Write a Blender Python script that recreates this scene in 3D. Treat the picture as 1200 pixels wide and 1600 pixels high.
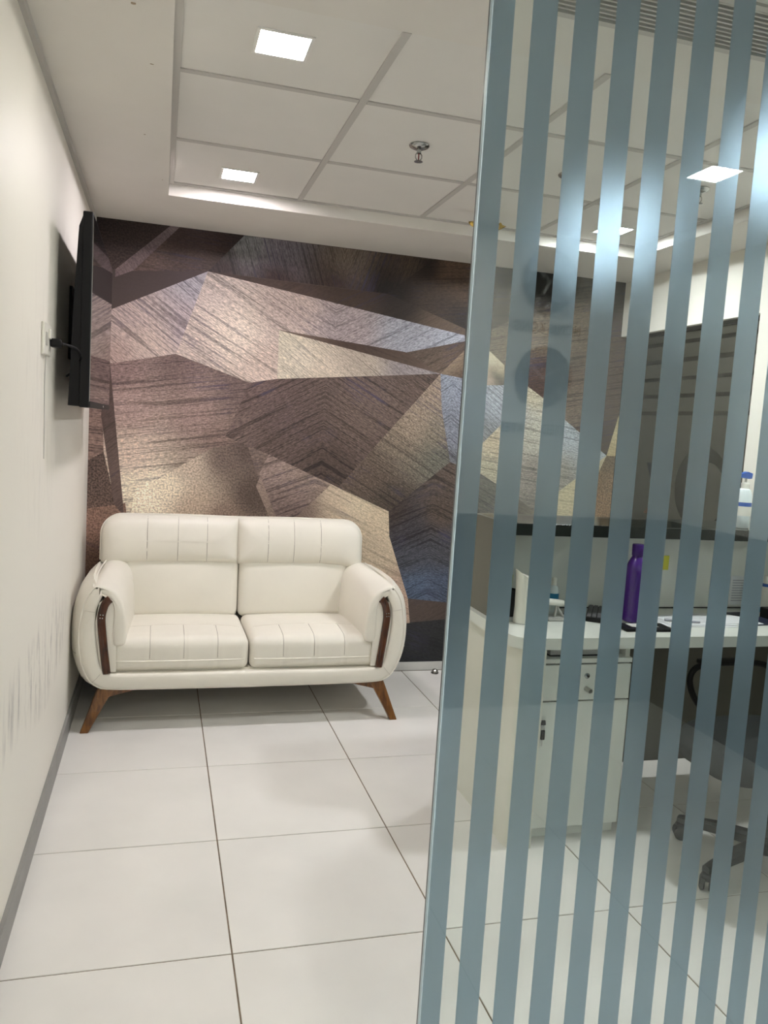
import bpy, bmesh, math, random
from mathutils import Vector, Matrix, noise as mnoise
random.seed(7)
PI = math.pi
SC = bpy.context.scene
for o in list(bpy.data.objects): bpy.data.objects.remove(o)
COL = SC.collection

# ------------------------------------------------------------------ camera, world, exposure
F_PX, YAW, PITCH, ROLL = 1247.7, 0.27714, -0.10265, 0.06246
CAM_H = 1.42
cam_d = bpy.data.cameras.new('camera'); cam = bpy.data.objects.new('camera', cam_d); COL.objects.link(cam)
fwd = Vector((math.sin(YAW)*math.cos(PITCH), math.cos(YAW)*math.cos(PITCH), math.sin(PITCH)))
rt = Vector((math.cos(YAW), -math.sin(YAW), 0)); up = rt.cross(fwd)
rt2 = rt*math.cos(ROLL) + up*math.sin(ROLL); up2 = up*math.cos(ROLL) - rt*math.sin(ROLL)
cam.matrix_world = Matrix(((rt2.x, up2.x, -fwd.x, 0), (rt2.y, up2.y, -fwd.y, 0), (rt2.z, up2.z, -fwd.z, CAM_H), (0, 0, 0, 1)))
cam_d.sensor_fit = 'VERTICAL'; cam_d.sensor_height = 32.0; cam_d.lens = 32.0*F_PX/1600.0
cam_d.clip_start = 0.02; SC.camera = cam
w = bpy.data.worlds.new('world'); SC.world = w; w.use_nodes = True
w.node_tree.nodes['Background'].inputs[0].default_value = (0.9, 0.95, 1.0, 1)
w.node_tree.nodes['Background'].inputs[1].default_value = 0.02
vs = SC.view_settings; vs.view_transform = 'Standard'; vs.look = 'None'; vs.gamma = 1.0; vs.use_curve_mapping = False
vs.exposure = 1.70
LAMP_E = 92.0          # radiance of the recessed LED panels

# pixel -> world on the back wall / the glass, for laying out flat print in wall metres
def ray(px, py):
    return rt2*((px-600)/F_PX) - up2*((py-800)/F_PX) + fwd
def on_y(px, py, y):
    d = ray(px, py); t = y/d.y
    return (d.x*t, CAM_H + d.z*t)
def on_x(px, py, x):
    d = ray(px, py); t = x/d.x
    return (d.y*t, CAM_H + d.z*t)

# room numbers (metres)
XL, XR, YB, YR = -0.36, 2.70, 4.43, -1.80      # left wall, right wall, mural wall, wall behind the camera
ZS, ZT = 2.40, 2.457                           # soffit, recessed ceiling

# ------------------------------------------------------------------ materials
def lin(c):
    return tuple(((v/255)/12.92 if v/255 <= .04045 else ((v/255+.055)/1.055)**2.4) for v in c)
def mat(name, col, rough=.5, metal=0., spec=.5, noise_amt=0., noise_scale=20., bump=0., bump_scale=200., coat=0., emis=None, estr=0., trans=0., ior=1.45, sub=0.):
    m = bpy.data.materials.new(name); m.use_nodes = True
    nt = m.node_tree; N = nt.nodes; L = nt.links; b = N['Principled BSDF']
    b.inputs['Base Color'].default_value = (*col, 1); b.inputs['Roughness'].default_value = rough
    b.inputs['Metallic'].default_value = metal; b.inputs['Specular IOR Level'].default_value = spec
    b.inputs['Coat Weight'].default_value = coat; b.inputs['Coat Roughness'].default_value = .08
    b.inputs['Transmission Weight'].default_value = trans; b.inputs['IOR'].default_value = ior
    if emis: b.inputs['Emission Color'].default_value = (*emis, 1); b.inputs['Emission Strength'].default_value = estr
    tc = None
    if noise_amt or bump: tc = N.new('ShaderNodeTexCoord')
    if noise_amt:
        n = N.new('ShaderNodeTexNoise'); n.inputs['Scale'].default_value = noise_scale; n.inputs['Detail'].default_value = 5
        L.new(tc.outputs['Object'], n.inputs['Vector'])
        r = N.new('ShaderNodeMapRange'); r.inputs['From Min'].default_value = .3; r.inputs['From Max'].default_value = .7
        r.inputs['To Min'].default_value = 1-noise_amt; r.inputs['To Max'].default_value = 1+noise_amt*.4
        L.new(n.outputs['Fac'], r.inputs['Value'])
        mx = N.new('ShaderNodeMix'); mx.data_type = 'RGBA'; mx.blend_type = 'MULTIPLY'; mx.inputs['Factor'].default_value = 1
        mx.inputs['A'].default_value = (*col, 1); L.new(r.outputs['Result'], mx.inputs['B']); L.new(mx.outputs['Result'], b.inputs['Base Color'])
    if bump:
        n2 = N.new('ShaderNodeTexNoise'); n2.inputs['Scale'].default_value = bump_scale; n2.inputs['Detail'].default_value = 3
        L.new(tc.outputs['Object'], n2.inputs['Vector'])
        bp = N.new('ShaderNodeBump'); bp.inputs['Strength'].default_value = bump; bp.inputs['Distance'].default_value = .002
        L.new(n2.outputs['Fac'], bp.inputs['Height']); L.new(bp.outputs['Normal'], b.inputs['Normal'])
    return m

def wood_mat(name, c1, c2, rough=.25, scale=6., stretch=(1, 1, .12), coat=.4):
    m = mat(name, c1, rough, coat=coat); nt = m.node_tree; N = nt.nodes; L = nt.links
    tc = N.new('ShaderNodeTexCoord'); mp = N.new('ShaderNodeMapping'); mp.inputs['Scale'].default_value = stretch
    n = N.new('ShaderNodeTexNoise'); n.inputs['Scale'].default_value = scale*10; n.inputs['Detail'].default_value = 6; n.inputs['Distortion'].default_value = .6
    cr = N.new('ShaderNodeValToRGB'); cr.color_ramp.elements[0].color = (*c2, 1); cr.color_ramp.elements[1].color = (*c1, 1)
    cr.color_ramp.elements[0].position = .35; cr.color_ramp.elements[1].position = .62
    L.new(tc.outputs['Object'], mp.inputs['Vector']); L.new(mp.outputs['Vector'], n.inputs['Vector'])
    L.new(n.outputs['Fac'], cr.inputs['Fac']); L.new(cr.outputs['Color'], N['Principled BSDF'].inputs['Base Color'])
    return m

def glass_mat(name, tint):
    m = bpy.data.materials.new(name); m.use_nodes = True; nt = m.node_tree; N = nt.nodes; L = nt.links
    N.remove(N['Principled BSDF']); out = N['Material Output']
    lw = N.new('ShaderNodeLayerWeight'); lw.inputs['Blend'].default_value = .5
    p = N.new('ShaderNodeMath'); p.operation = 'POWER'; p.inputs[1].default_value = 5; L.new(lw.outputs['Facing'], p.inputs[0])
    ma = N.new('ShaderNodeMath'); ma.operation = 'MULTIPLY_ADD'; ma.inputs[1].default_value = .95; ma.inputs[2].default_value = .034; L.new(p.outputs[0], ma.inputs[0])
    tr = N.new('ShaderNodeBsdfTransparent'); tr.inputs['Color'].default_value = (*tint, 1)
    gl = N.new('ShaderNodeBsdfGlossy'); gl.inputs['Roughness'].default_value = .0; gl.inputs['Color'].default_value = (.95, 1, 1, 1)
    mx = N.new('ShaderNodeMixShader'); L.new(ma.outputs[0], mx.inputs[0]); L.new(tr.outputs[0], mx.inputs[1]); L.new(gl.outputs[0], mx.inputs[2])
    L.new(mx.outputs[0], out.inputs['Surface'])
    return m

def film_mat(name, dcol, tcol, mixt, lobe_col, lobe_rough, mixl):
    # frosted vinyl: scatters light from both sides, with a soft forward lobe
    m = bpy.data.materials.new(name); m.use_nodes = True; nt = m.node_tree; N = nt.nodes; L = nt.links
    N.remove(N['Principled BSDF']); out = N['Material Output']
    d = N.new('ShaderNodeBsdfDiffuse'); d.inputs['Color'].default_value = (*dcol, 1)
    t = N.new('ShaderNodeBsdfTranslucent'); t.inputs['Color'].default_value = (*tcol, 1)
    g = N.new('ShaderNodeBsdfRefraction'); g.inputs['Color'].default_value = (*lobe_col, 1); g.inputs['Roughness'].default_value = lobe_rough; g.inputs['IOR'].default_value = 1.35
    m1 = N.new('ShaderNodeMixShader'); m1.inputs[0].default_value = mixt; L.new(d.outputs[0], m1.inputs[1]); L.new(t.outputs[0], m1.inputs[2])
    m2 = N.new('ShaderNodeMixShader'); m2.inputs[0].default_value = mixl; L.new(m1.outputs[0], m2.inputs[1]); L.new(g.outputs[0], m2.inputs[2])
    L.new(m2.outputs[0], out.inputs['Surface'])
    return m

M = {}
M['wall'] = mat('cream_paint', (.80, .77, .70), .38, spec=.35, noise_amt=.035, noise_scale=2.5, bump=.12, bump_scale=60)
M['wall_b'] = mat('plain_paint', (.78, .75, .69), .6, noise_amt=.03, noise_scale=3)
M['wall_w'] = mat('white_paint', (.88, .87, .84), .6, noise_amt=.02, noise_scale=3)
M['soffit'] = mat('soffit_paint', (.76, .73, .68), .7, noise_amt=.03, noise_scale=4)
M['ctile'] = mat('ceiling_tile_white', (.77, .75, .71), .75, noise_amt=.02, noise_scale=5)
M['tee'] = mat('tee_bar_grey', (.54, .52, .49), .6)
M['grout'] = mat('brown_grout', (.20, .15, .10), .9, noise_amt=.5, noise_scale=9)
M['skirt_g'] = mat('grey_skirting', (.27, .265, .25), .45, noise_amt=.1, noise_scale=8)
M['skirt_w'] = mat('white_skirting', (.60, .60, .57), .35, noise_amt=.05, noise_scale=8)
M['lamp_rim'] = mat('lamp_rim_white', (.8, .79, .76), .4)
M['black'] = mat('black_plastic', (.005, .005, .006), .5, spec=.25)
M['black_g'] = mat('black_gloss', (.01, .01, .012), .12)
M['steel'] = mat('brushed_steel', (.55, .54, .51), .28, metal=1)
M['chrome'] = mat('dark_chrome', (.42, .43, .42), .2, metal=1)
M['brass'] = mat('polished_brass', (.72, .52, .14), .2, metal=1)
M['leather'] = mat('cream_leather', (.80, .765, .675), .42, spec=.4, noise_amt=.03, noise_scale=6, bump=.10, bump_scale=320)
M['piping'] = mat('cream_piping', (.82, .785, .70), .4, spec=.4)
M['pleat'] = mat('pleat_shadow_thread', (.55, .51, .44), .7)
M['seam'] = mat('grey_stitching', (.33, .29, .25), .8)
M['wood_d'] = wood_mat('dark_walnut', (.085, .024, .007), (.030, .008, .003), .2, 4, (1, 1, .2), coat=.3)
M['wood_l'] = wood_mat('stained_wood', (.20, .082, .017), (.085, .030, .007), .28, 5, (1, 1, .15))
M['lam_w'] = mat('white_laminate', (.74, .75, .70), .3, noise_amt=.02, noise_scale=6)
M['lam_c'] = mat('cream_laminate', (.76, .74, .65), .35, noise_amt=.02, noise_scale=6)
M['lam_t'] = mat('taupe_laminate', (.125, .115, .09), .4, noise_amt=.04, noise_scale=6)
M['ledge'] = mat('black_granite', (.016, .02, .017), .10, noise_amt=.3, noise_scale=200)
M['chip'] = mat('bare_plaster', (.36, .28, .20), .9)
M['gap'] = mat('dark_gap', (.02, .02, .02), .9)
M['paper'] = mat('white_paper', (.78, .78, .80), .7)
M['paper_g'] = mat('print_grey', (.42, .42, .46), .8)
M['purple'] = mat('purple_plastic', (.062, .014, .20), .22, coat=.4)
M['purple_d'] = mat('purple_cap', (.045, .007, .15), .35)
M['navy'] = mat('navy_cover', (.012, .016, .04), .5)
M['chairfab'] = mat('charcoal_fabric', (.013, .016, .0155), .85, noise_amt=.2, noise_scale=60, bump=.3, bump_scale=300)
M['chairpl'] = mat('charcoal_plastic', (.013, .015, .0145), .5, spec=.3)
M['whitepl'] = mat('white_plastic', (.80, .78, .71), .3)
M['bluepl'] = mat('blue_plastic', (.01, .09, .42), .3)
M['teal'] = mat('teal_print', (.02, .22, .42), .4)
M['clearpl'] = mat('clear_plastic', (.72, .80, .82), .15)
M['yellow'] = mat('yellow_paper', (.70, .66, .08), .7)
M['orange'] = mat('orange_pen', (.60, .22, .03), .4)
M['red'] = mat('maroon_pen', (.28, .02, .08), .4)
M['greypl'] = mat('grey_plastic', (.42, .41, .38), .35)
M['pages'] = mat('notebook_pages', (.62, .60, .58), .8)
M['keys'] = mat('keycap_grey', (.10, .10, .11), .5)
M['bulb'] = mat('red_glass_bulb', (.20, .01, .01), .1)
M['edge'] = mat('glass_edge_highlight', (.42, .56, .64), .3, spec=.8); M['edge_d'] = mat('dark_glass_edge', (.05, .07, .085), .3)  # lamp highlight along the glass edge is put into the lighter colour
M['screen'] = mat('tv_screen', (.006, .006, .007), .035, spec=1.0, ior=2.6)
M['clockface'] = mat('clock_face_grey', (.05, .055, .06), .5)
M['clocknum'] = mat('clock_numerals', (.85, .85, .83), .5)
M['letters'] = mat('dark_letters', (.02, .02, .022), .6)
M['glass'] = glass_mat('partition_glass', (.915, .945, .935))
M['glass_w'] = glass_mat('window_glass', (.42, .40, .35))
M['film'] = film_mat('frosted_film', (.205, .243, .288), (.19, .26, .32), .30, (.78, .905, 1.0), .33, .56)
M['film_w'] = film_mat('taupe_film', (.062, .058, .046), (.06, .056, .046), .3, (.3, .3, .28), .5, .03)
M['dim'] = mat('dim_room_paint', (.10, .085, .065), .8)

# polished floor tile: faint mottling, soft reflection
mt = mat('polished_tile', (.76, .742, .706), .16, spec=.42); M['tile'] = mt
nt = mt.node_tree; N = nt.nodes; L = nt.links; b = N['Principled BSDF']
tc = N.new('ShaderNodeTexCoord'); oi = N.new('ShaderNodeObjectInfo')
ad = N.new('ShaderNodeVectorMath'); ad.operation = 'ADD'; sc_ = N.new('ShaderNodeVectorMath'); sc_.operation = 'SCALE'; sc_.inputs['Scale'].default_value = 7
L.new(oi.outputs['Location'], sc_.inputs[0]); L.new(tc.outputs['Object'], ad.inputs[0]); L.new(sc_.outputs[0], ad.inputs[1])
n = N.new('ShaderNodeTexNoise'); n.inputs['Scale'].default_value = 3.2; n.inputs['Detail'].default_value = 4; L.new(ad.outputs[0], n.inputs['Vector'])
r = N.new('ShaderNodeMapRange'); r.inputs['From Min'].default_value = .3; r.inputs['From Max'].default_value = .7; r.inputs['To Min'].default_value = .94; r.inputs['To Max'].default_value = 1.02
L.new(n.outputs['Fac'], r.inputs['Value'])
mx = N.new('ShaderNodeMix'); mx.data_type = 'RGBA'; mx.blend_type = 'MULTIPLY'; mx.inputs['Factor'].default_value = 1; mx.inputs['A'].default_value = (.76, .742, .706, 1)
L.new(r.outputs['Result'], mx.inputs['B']); L.new(mx.outputs['Result'], b.inputs['Base Color'])
r2 = N.new('ShaderNodeMapRange'); r2.inputs['To Min'].default_value = .10; r2.inputs['To Max'].default_value = .26; L.new(n.outputs['Fac'], r2.inputs['Value']); L.new(r2.outputs['Result'], b.inputs['Roughness'])

# left wall paint with grey rub marks (dirt with its own shape)
ml = mat('scuffed_cream_paint', (.80, .765, .70), .5, spec=.25); M['wall_l'] = ml
nt = ml.node_tree; N = nt.nodes; L = nt.links; b = N['Principled BSDF']
tc = N.new('ShaderNodeTexCoord'); sp = N.new('ShaderNodeSeparateXYZ'); L.new(tc.outputs['Object'], sp.inputs[0])
def mathn(op, a, b_=None, c=None):
    q = N.new('ShaderNodeMath'); q.operation = op
    for i, v in enumerate((a, b_, c)):
        if v is None: continue
        if isinstance(v, (int, float)): q.inputs[i].default_value = v
        else: L.new(v, q.inputs[i])
    return q.outputs[0]
def blob(cy, ry, cz, rz):
    a = mathn('POWER', mathn('DIVIDE', mathn('SUBTRACT', sp.outputs['Y'], cy), ry), 2)
    c = mathn('POWER', mathn('DIVIDE', mathn('SUBTRACT', sp.outputs['Z'], cz), rz), 2)
    q = mathn('SUBTRACT', 1.0, mathn('ADD', a, c)); q2 = N.new('ShaderNodeClamp'); L.new(q, q2.inputs[0]); return q2.outputs[0]
mp = N.new('ShaderNodeMapping'); mp.inputs['Scale'].default_value = (1, 22, 4.5); mp.inputs['Rotation'].default_value = (.25, 0, 0)
L.new(tc.outputs['Object'], mp.inputs['Vector'])
n = N.new('ShaderNodeTexNoise'); n.inputs['Scale'].default_value = 1.0; n.inputs['Detail'].default_value = 6; n.inputs['Roughness'].default_value = .7; L.new(mp.outputs[0], n.inputs['Vector'])
st = N.new('ShaderNodeMapRange'); st.inputs['From Min'].default_value = .50; st.inputs['From Max'].default_value = .66; L.new(n.outputs['Fac'], st.inputs['Value'])
area = mathn('ADD', blob(3.0, .62, .56, .20), mathn('MULTIPLY', blob(2.4, .55, .60, .13), .6))
area = mathn('ADD', area, mathn('MULTIPLY', blob(2.75, .55, 1.45, .5), .22))
fac = mathn('MULTIPLY', mathn('MULTIPLY', area, st.outputs['Result']), .9)
mx = N.new('ShaderNodeMix'); mx.data_type = 'RGBA'; mx.inputs['A'].default_value = (.80, .77, .70, 1); mx.inputs['B'].default_value = (.30, .28, .27, 1)
L.new(fac, mx.inputs['Factor']); L.new(mx.outputs['Result'], b.inputs['Base Color'])
n2 = N.new('ShaderNodeTexNoise'); n2.inputs['Scale'].default_value = 9; L.new(tc.outputs['Object'], n2.inputs['Vector'])
bp = N.new('ShaderNodeBump'); bp.inputs['Strength'].default_value = .08; bp.inputs['Distance'].default_value = .01; L.new(n2.outputs['Fac'], bp.inputs['Height']); L.new(bp.outputs[0], b.inputs['Normal'])

def lamp_mat(name, col, e):
    m = bpy.data.materials.new(name); m.use_nodes = True; N_ = m.node_tree.nodes; N_.remove(N_['Principled BSDF'])
    em = N_.new('ShaderNodeEmission'); em.inputs[0].default_value = (*col, 1); em.inputs[1].default_value = e
    m.node_tree.links.new(em.outputs[0], N_['Material Output'].inputs[0]); return m

# ------------------------------------------------------------------ mesh helpers
class MB:
    def __init__(s): s.v = []; s.f = []
    def add(s, vs, fs):
        o = len(s.v); s.v += [tuple(p) for p in vs]; s.f += [tuple(i+o for i in f) for f in fs]; return s
    def box(s, x0, x1, y0, y1, z0, z1):
        return s.add([(x0,y0,z0),(x1,y0,z0),(x1,y1,z0),(x0,y1,z0),(x0,y0,z1),(x1,y0,z1),(x1,y1,z1),(x0,y1,z1)],
                     [(0,3,2,1),(4,5,6,7),(0,1,5,4),(1,2,6,5),(2,3,7,6),(3,0,4,7)])
    def rbox(s, x0, x1, y0, y1, z0, z1, r, seg=2):
        bm = bmesh.new(); bmesh.ops.create_cube(bm, size=1)
        for v in bm.verts: v.co = Vector((x0+(v.co.x+.5)*(x1-x0), y0+(v.co.y+.5)*(y1-y0), z0+(v.co.z+.5)*(z1-z0)))
        bmesh.ops.bevel(bm, geom=list(bm.edges), offset=r, segments=seg, profile=.5, affect='EDGES')
        bm.verts.index_update(); s.add([v.co for v in bm.verts], [[v.index for v in f.verts] for f in bm.faces]); bm.free(); return s
    def tube(s, pts, r, seg=8, caps=True, flat=None):
        pts = [Vector(p) for p in pts]; n = len(pts); rs = r if isinstance(r, (list, tuple)) else [r]*n
        t0 = (pts[1]-pts[0]).normalized(); a = Vector((0,0,1)) if abs(t0.z) < .9 else Vector((1,0,0))
        nrm = (a - t0*a.dot(t0)).normalized(); vs = []; fs = []
        for i, p in enumerate(pts):
            t = (pts[min(i+1,n-1)]-pts[max(i-1,0)]).normalized()
            nrm = (nrm - t*nrm.dot(t)).normalized(); bn = t.cross(nrm)
            for k in range(seg):
                an = 2*PI*k/seg; vs.append(p + (nrm*math.cos(an) + bn*math.sin(an))*rs[i])
        for i in range(n-1):
            for k in range(seg):
                fs.append((i*seg+k, i*seg+(k+1)%seg, (i+1)*seg+(k+1)%seg, (i+1)*seg+k))
        if caps: fs.append(tuple(reversed(range(seg)))); fs.append(tuple(range((n-1)*seg, n*seg)))
        return s.add(vs, fs)
    def lathe(s, prof, seg=24, c=(0,0,0), axis='z', caps=True):
        vs = []; fs = []
        for (r, h) in prof:
            for k in range(seg):
                a = 2*PI*k/seg; x, y = r*math.cos(a), r*math.sin(a)
                p = {'z': (x, y, h), 'y': (x, h, -y), 'x': (h, x, y)}[axis]
                vs.append((c[0]+p[0], c[1]+p[1], c[2]+p[2]))
        n = len(prof)
        for i in range(n-1):
            for k in range(seg): fs.append((i*seg+k, i*seg+(k+1)%seg, (i+1)*seg+(k+1)%seg, (i+1)*seg+k))
        if caps: fs.append(tuple(reversed(range(seg)))); fs.append(tuple(range((n-1)*seg, n*seg)))
        return s.add(vs, fs)
    def prism(s, poly, a0, a1, plane='xz'):
        # poly in the named plane, extruded along the third axis from a0 to a1
        n = len(poly); mk = {'xz': lambda p, t: (p[0], t, p[1]), 'xy': lambda p, t: (p[0], p[1], t), 'yz': lambda p, t: (t, p[0], p[1])}[plane]
        vs = [mk(p, a0) for p in poly] + [mk(p, a1) for p in poly]
        fs = [tuple(range(n)), tuple(reversed(range(n, 2*n)))] + [(i, i+n, (i+1)%n+n, (i+1)%n) for i in range(n)]
        return s.add(vs, fs)
    def build(s, name, m, parent=None, smooth=False, loc=None, fix=True, autosm=None):
        me = bpy.data.meshes.new(name); me.from_pydata(s.v, [], s.f); me.validate()
        if fix:
            bm = bmesh.new(); bm.from_mesh(me); bmesh.ops.recalc_face_normals(bm, faces=bm.faces); bm.to_mesh(me); bm.free()
        me.materials.append(M[m] if isinstance(m, str) else m)
        if smooth:
            me.polygons.foreach_set('use_smooth', [True]*len(me.polygons))
            me.set_sharp_from_angle(angle=math.radians(autosm or 40))
        o = bpy.data.objects.new(name, me); COL.objects.link(o)
        if parent: o.parent = parent
        if loc: o.location = loc
        return o

def thing(name, label, cat, loc=(0,0,0), rz=0, group=None):
    o = bpy.data.objects.new(name, None); COL.objects.link(o); o.location = loc; o.rotation_euler = (0,0,rz)
    o.empty_display_size = .1
    return tag(o, label, cat, group)
def tag(o, label, cat, group=None):
    o['label'] = label; o['category'] = cat
    if group: o['group'] = group
    return o
def struct(o, label=None):
    o['kind'] = 'structure'
    if label: o['label'] = label
    return o
def inst(me, name, parent, loc):
    o = bpy.data.objects.new(name, me); COL.objects.link(o); o.parent = parent; o.location = loc; return o
def text_mesh(txt, size, extrude=.001):
    cu = bpy.data.curves.new('txt', 'FONT'); cu.body = txt; cu.size = size; cu.extrude = extrude; cu.align_x = 'CENTER'; cu.align_y = 'CENTER'; cu.resolution_u = 3; cu.offset = size*.012; cu.space_character = 1.12
    o = bpy.data.objects.new('txt', cu); COL.objects.link(o); dg = bpy.context.evaluated_depsgraph_get(); dg.update()
    me = bpy.data.meshes.new_from_object(o.evaluated_get(dg)); bpy.data.objects.remove(o); bpy.data.curves.remove(cu); return me

# ------------------------------------------------------------------ floor: grout bed and 600 mm tiles
floor = struct(MB().box(XL-.1, XR+.1, YR-.1, YB+.1, -.10, -.0025).build('floor', 'grout'), 'white polished floor tiles with brown grout joints')
GX, GY, T, GW = .229, 2.618, .598, .0042
mesh_full = None
xs = [GX + T*k for k in range(-2, 6)]; ys = [GY + T*k for k in range(-9, 5)]
for i in range(len(xs)-1):
    for j in range(len(ys)-1):
        x0, x1, y0, y1 = max(xs[i], XL), min(xs[i+1], XR), max(ys[j], YR), min(ys[j+1], YB)
        if x1-x0 < .02 or y1-y0 < .02: continue
        full = (x1-x0 > T-.001 and y1-y0 > T-.001)
        cx, cy = (x0+x1)/2, (y0+y1)/2; hx, hy = (x1-x0)/2-GW/2, (y1-y0)/2-GW/2
        if full and mesh_full: me = mesh_full; o = inst(me, 'tile', floor, (cx, cy, 0))
        else:
            o = MB().rbox(-hx, hx, -hy, hy, -.008, 0, .0012, 1).build('tile', 'tile', floor, loc=(cx, cy, 0))
            if full: mesh_full = o.data

# ------------------------------------------------------------------ walls
TH = .12
struct(MB().box(XL-TH, XL, YR-TH, YB+TH, -.1, 2.62).build('wall_left', 'wall_l'), 'cream painted wall with grey rub marks')
struct(MB().box(XL-TH, XR+TH, YB, YB+TH, -.1, 2.62).build('wall_back', 'wall_b'), 'wall behind the sofa covered by the mural')
struct(MB().box(XL-TH, XR+TH, YR-TH, YR, -.1, 2.62).build('wall_front', 'wall_w'), 'cream wall behind the camera')
M['panel'] = wood_mat('added_dark_panelling', (.045, .032, .024), (.022, .016, .012), .45, 3, (1, 1, .2), coat=.1)
struct(MB().box(XL, XR, YR, YR+.02, .0, 1.02).build('trim_2', 'panel'), 'added dark facing on the wall behind the camera, darkening the glass reflection')  # added so the lower wall mirrors dark in the glass
struct(MB().box(XR-.02, XR, YR+.02, .97, .0, 1.02).build('trim_3', 'panel'), 'added dark facing on the right wall before the glass, cutting the reflected veil')  # added out of view to lower the reflected veil over the chair
WY0, WY1, WZ0, WZ1 = 3.235, 4.428, .10, 2.075       # dark interior window in the right wall
wr = MB(); wr.box(XR, XR+TH, YR-TH, WY0, -.1, 2.62); wr.box(XR, XR+TH, WY0, YB+TH, WZ1, 2.62); wr.box(XR, XR+TH, WY0, YB+TH, -.1, WZ0)
struct(wr.build('wall_right', 'wall'), 'cream wall with lintel over a dark glazed opening')
struct(MB().box(XL, XL+.012, YR, YB, 0, .085).build('baseboard_left', 'skirt_g'), 'grey skirting strip along the cream wall')
struct(MB().box(XL+.012, XR, YB-.012, YB, 0, .05).build('baseboard_back', 'skirt_w'), 'low white skirting below the mural')
struct(MB().box(XR-.012, XR, 1.02, 2.38, 0, .085).build('baseboard_right', 'skirt_g'), 'grey skirting strip along the right wall by the desk')
struct(MB().box(XL, XL+.014, YR, YB, ZS-.022, ZS).build('trim_1', 'tee'), 'thin grey strip where the cream wall meets the soffit')
# dim room behind the interior window
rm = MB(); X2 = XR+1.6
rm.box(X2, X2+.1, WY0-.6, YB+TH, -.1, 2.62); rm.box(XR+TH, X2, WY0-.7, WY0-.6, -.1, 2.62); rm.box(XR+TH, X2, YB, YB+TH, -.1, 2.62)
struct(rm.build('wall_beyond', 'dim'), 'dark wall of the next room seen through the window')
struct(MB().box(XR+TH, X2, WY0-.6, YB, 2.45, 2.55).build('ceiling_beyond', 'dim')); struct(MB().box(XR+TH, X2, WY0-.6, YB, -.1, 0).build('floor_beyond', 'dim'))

# interior window: dark glass, taupe film with clear bands and a clear curved motif
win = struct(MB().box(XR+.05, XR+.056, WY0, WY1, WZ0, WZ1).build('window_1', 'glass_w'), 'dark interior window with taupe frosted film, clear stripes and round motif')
fr = MB(); fr.box(XR+.035, XR+.07, WY0, WY1, WZ1-.02, WZ1); fr.box(XR+.035, XR+.07, WY0, WY0+.012, WZ0, WZ1); fr.box(XR+.035, XR+.07, WY1-.012, WY1, WZ0, WZ1)
fr.build('window_frame', 'black', win)
bands = [(1.599, 1.621), (1.696, 1.718), (1.792, 1.813), (1.891, 1.916), (1.990, 2.012)]
zz = [1.46] + [v for bnd in bands for v in bnd] + [2.05]
for k in range(0, len(zz), 2):
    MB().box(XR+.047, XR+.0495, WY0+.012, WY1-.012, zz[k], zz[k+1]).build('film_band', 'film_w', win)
# lower film with a cut-out: ring (clear) with a disc inside, and a slanting clear wedge
def film_cut():
    cy, cz, R_ = 3.60, 1.215, .22
    ys_ = 96; zs_ = 90; y0, y1, z0, z1 = WY0+.012, WY1-.012, .12, 1.46
    mb = MB()
    # outer part outside the ring, as radial strips clipped to the rectangle
    seg = 72; vs = []; fs = []
    for k in range(seg):
        a = 2*PI*k/seg; c, s_ = math.cos(a), math.sin(a)
        tmax = min(((y1-cy)/c if c > 0 else (y0-cy)/c) if abs(c) > 1e-6 else 9, ((z1-cz)/s_ if s_ > 0 else (z0-cz)/s_) if abs(s_) > 1e-6 else 9)
        vs += [(cy+R_*c, cz+R_*s_), (cy+tmax*c, cz+tmax*s_)]
    o = len(vs); pts3 = [(XR+.047, p[0], p[1]) for p in vs] + [(XR+.0495, p[0], p[1]) for p in vs]
    for k in range(seg):
        a0, a1, b0, b1 = 2*k, 2*k+1, 2*((k+1)%seg), 2*((k+1)%seg)+1
        fs += [(a0, a1, b1, b0), (o+a0, o+b0, o+b1, o+a1), (a0, b0, o+b0, o+a0)]
    mb.add(pts3, fs); mb.build('film_sheet', 'film_w', win)
    mb = MB(); n_ = 48
    mb.prism([(3.555+.15*math.cos(2*PI*k/n_), 1.19+.165*math.sin(2*PI*k/n_)) for k in range(n_)], XR+.047, XR+.0495, 'yz'); mb.build('film_disc', 'film_w', win)
    # darker clear wedges painted as bare glass shapes beside the ring
    MB().prism([(4.10, 1.325), (3.99, 1.33), (4.00, 1.16), (4.03, 1.20)], XR+.0455, XR+.0468, 'yz').build('motif', 'black_g', win)
    MB().prism([(4.03, 1.08), (3.99, 1.13), (3.975, 1.10), (4.05, 1.03), (4.09, 1.03)], XR+.0455, XR+.0468, 'yz').build('motif', 'wood_d', win)
film_cut()

# ------------------------------------------------------------------ mural (flat printed wallpaper): facets in wall metres
mm = bpy.data.materials.new('geometric_wood_print'); mm.use_nodes = True
nt = mm.node_tree; N = nt.nodes; L = nt.links; b = N['Principled BSDF']; b.inputs['Roughness'].default_value = .55; b.inputs['Specular IOR Level'].default_value = .3
ac = N.new('ShaderNodeAttribute'); ac.attribute_name = 'ink'
ast = N.new('ShaderNodeAttribute'); ast.attribute_name = 'grain'      # (offset from apex, height, -)
apr = N.new('ShaderNodeAttribute'); apr.attribute_name = 'setting'    # (angle, chevron, line strength)
agr = N.new('ShaderNodeAttribute'); agr.attribute_name = 'gravel'
s1 = N.new('ShaderNodeSeparateXYZ'); L.new(ast.outputs['Vector'], s1.inputs[0]); s2 = N.new('ShaderNodeSeparateXYZ'); L.new(apr.outputs['Vector'], s2.inputs[0])
ab = mathn('ABSOLUTE', s1.outputs['X'])
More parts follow.
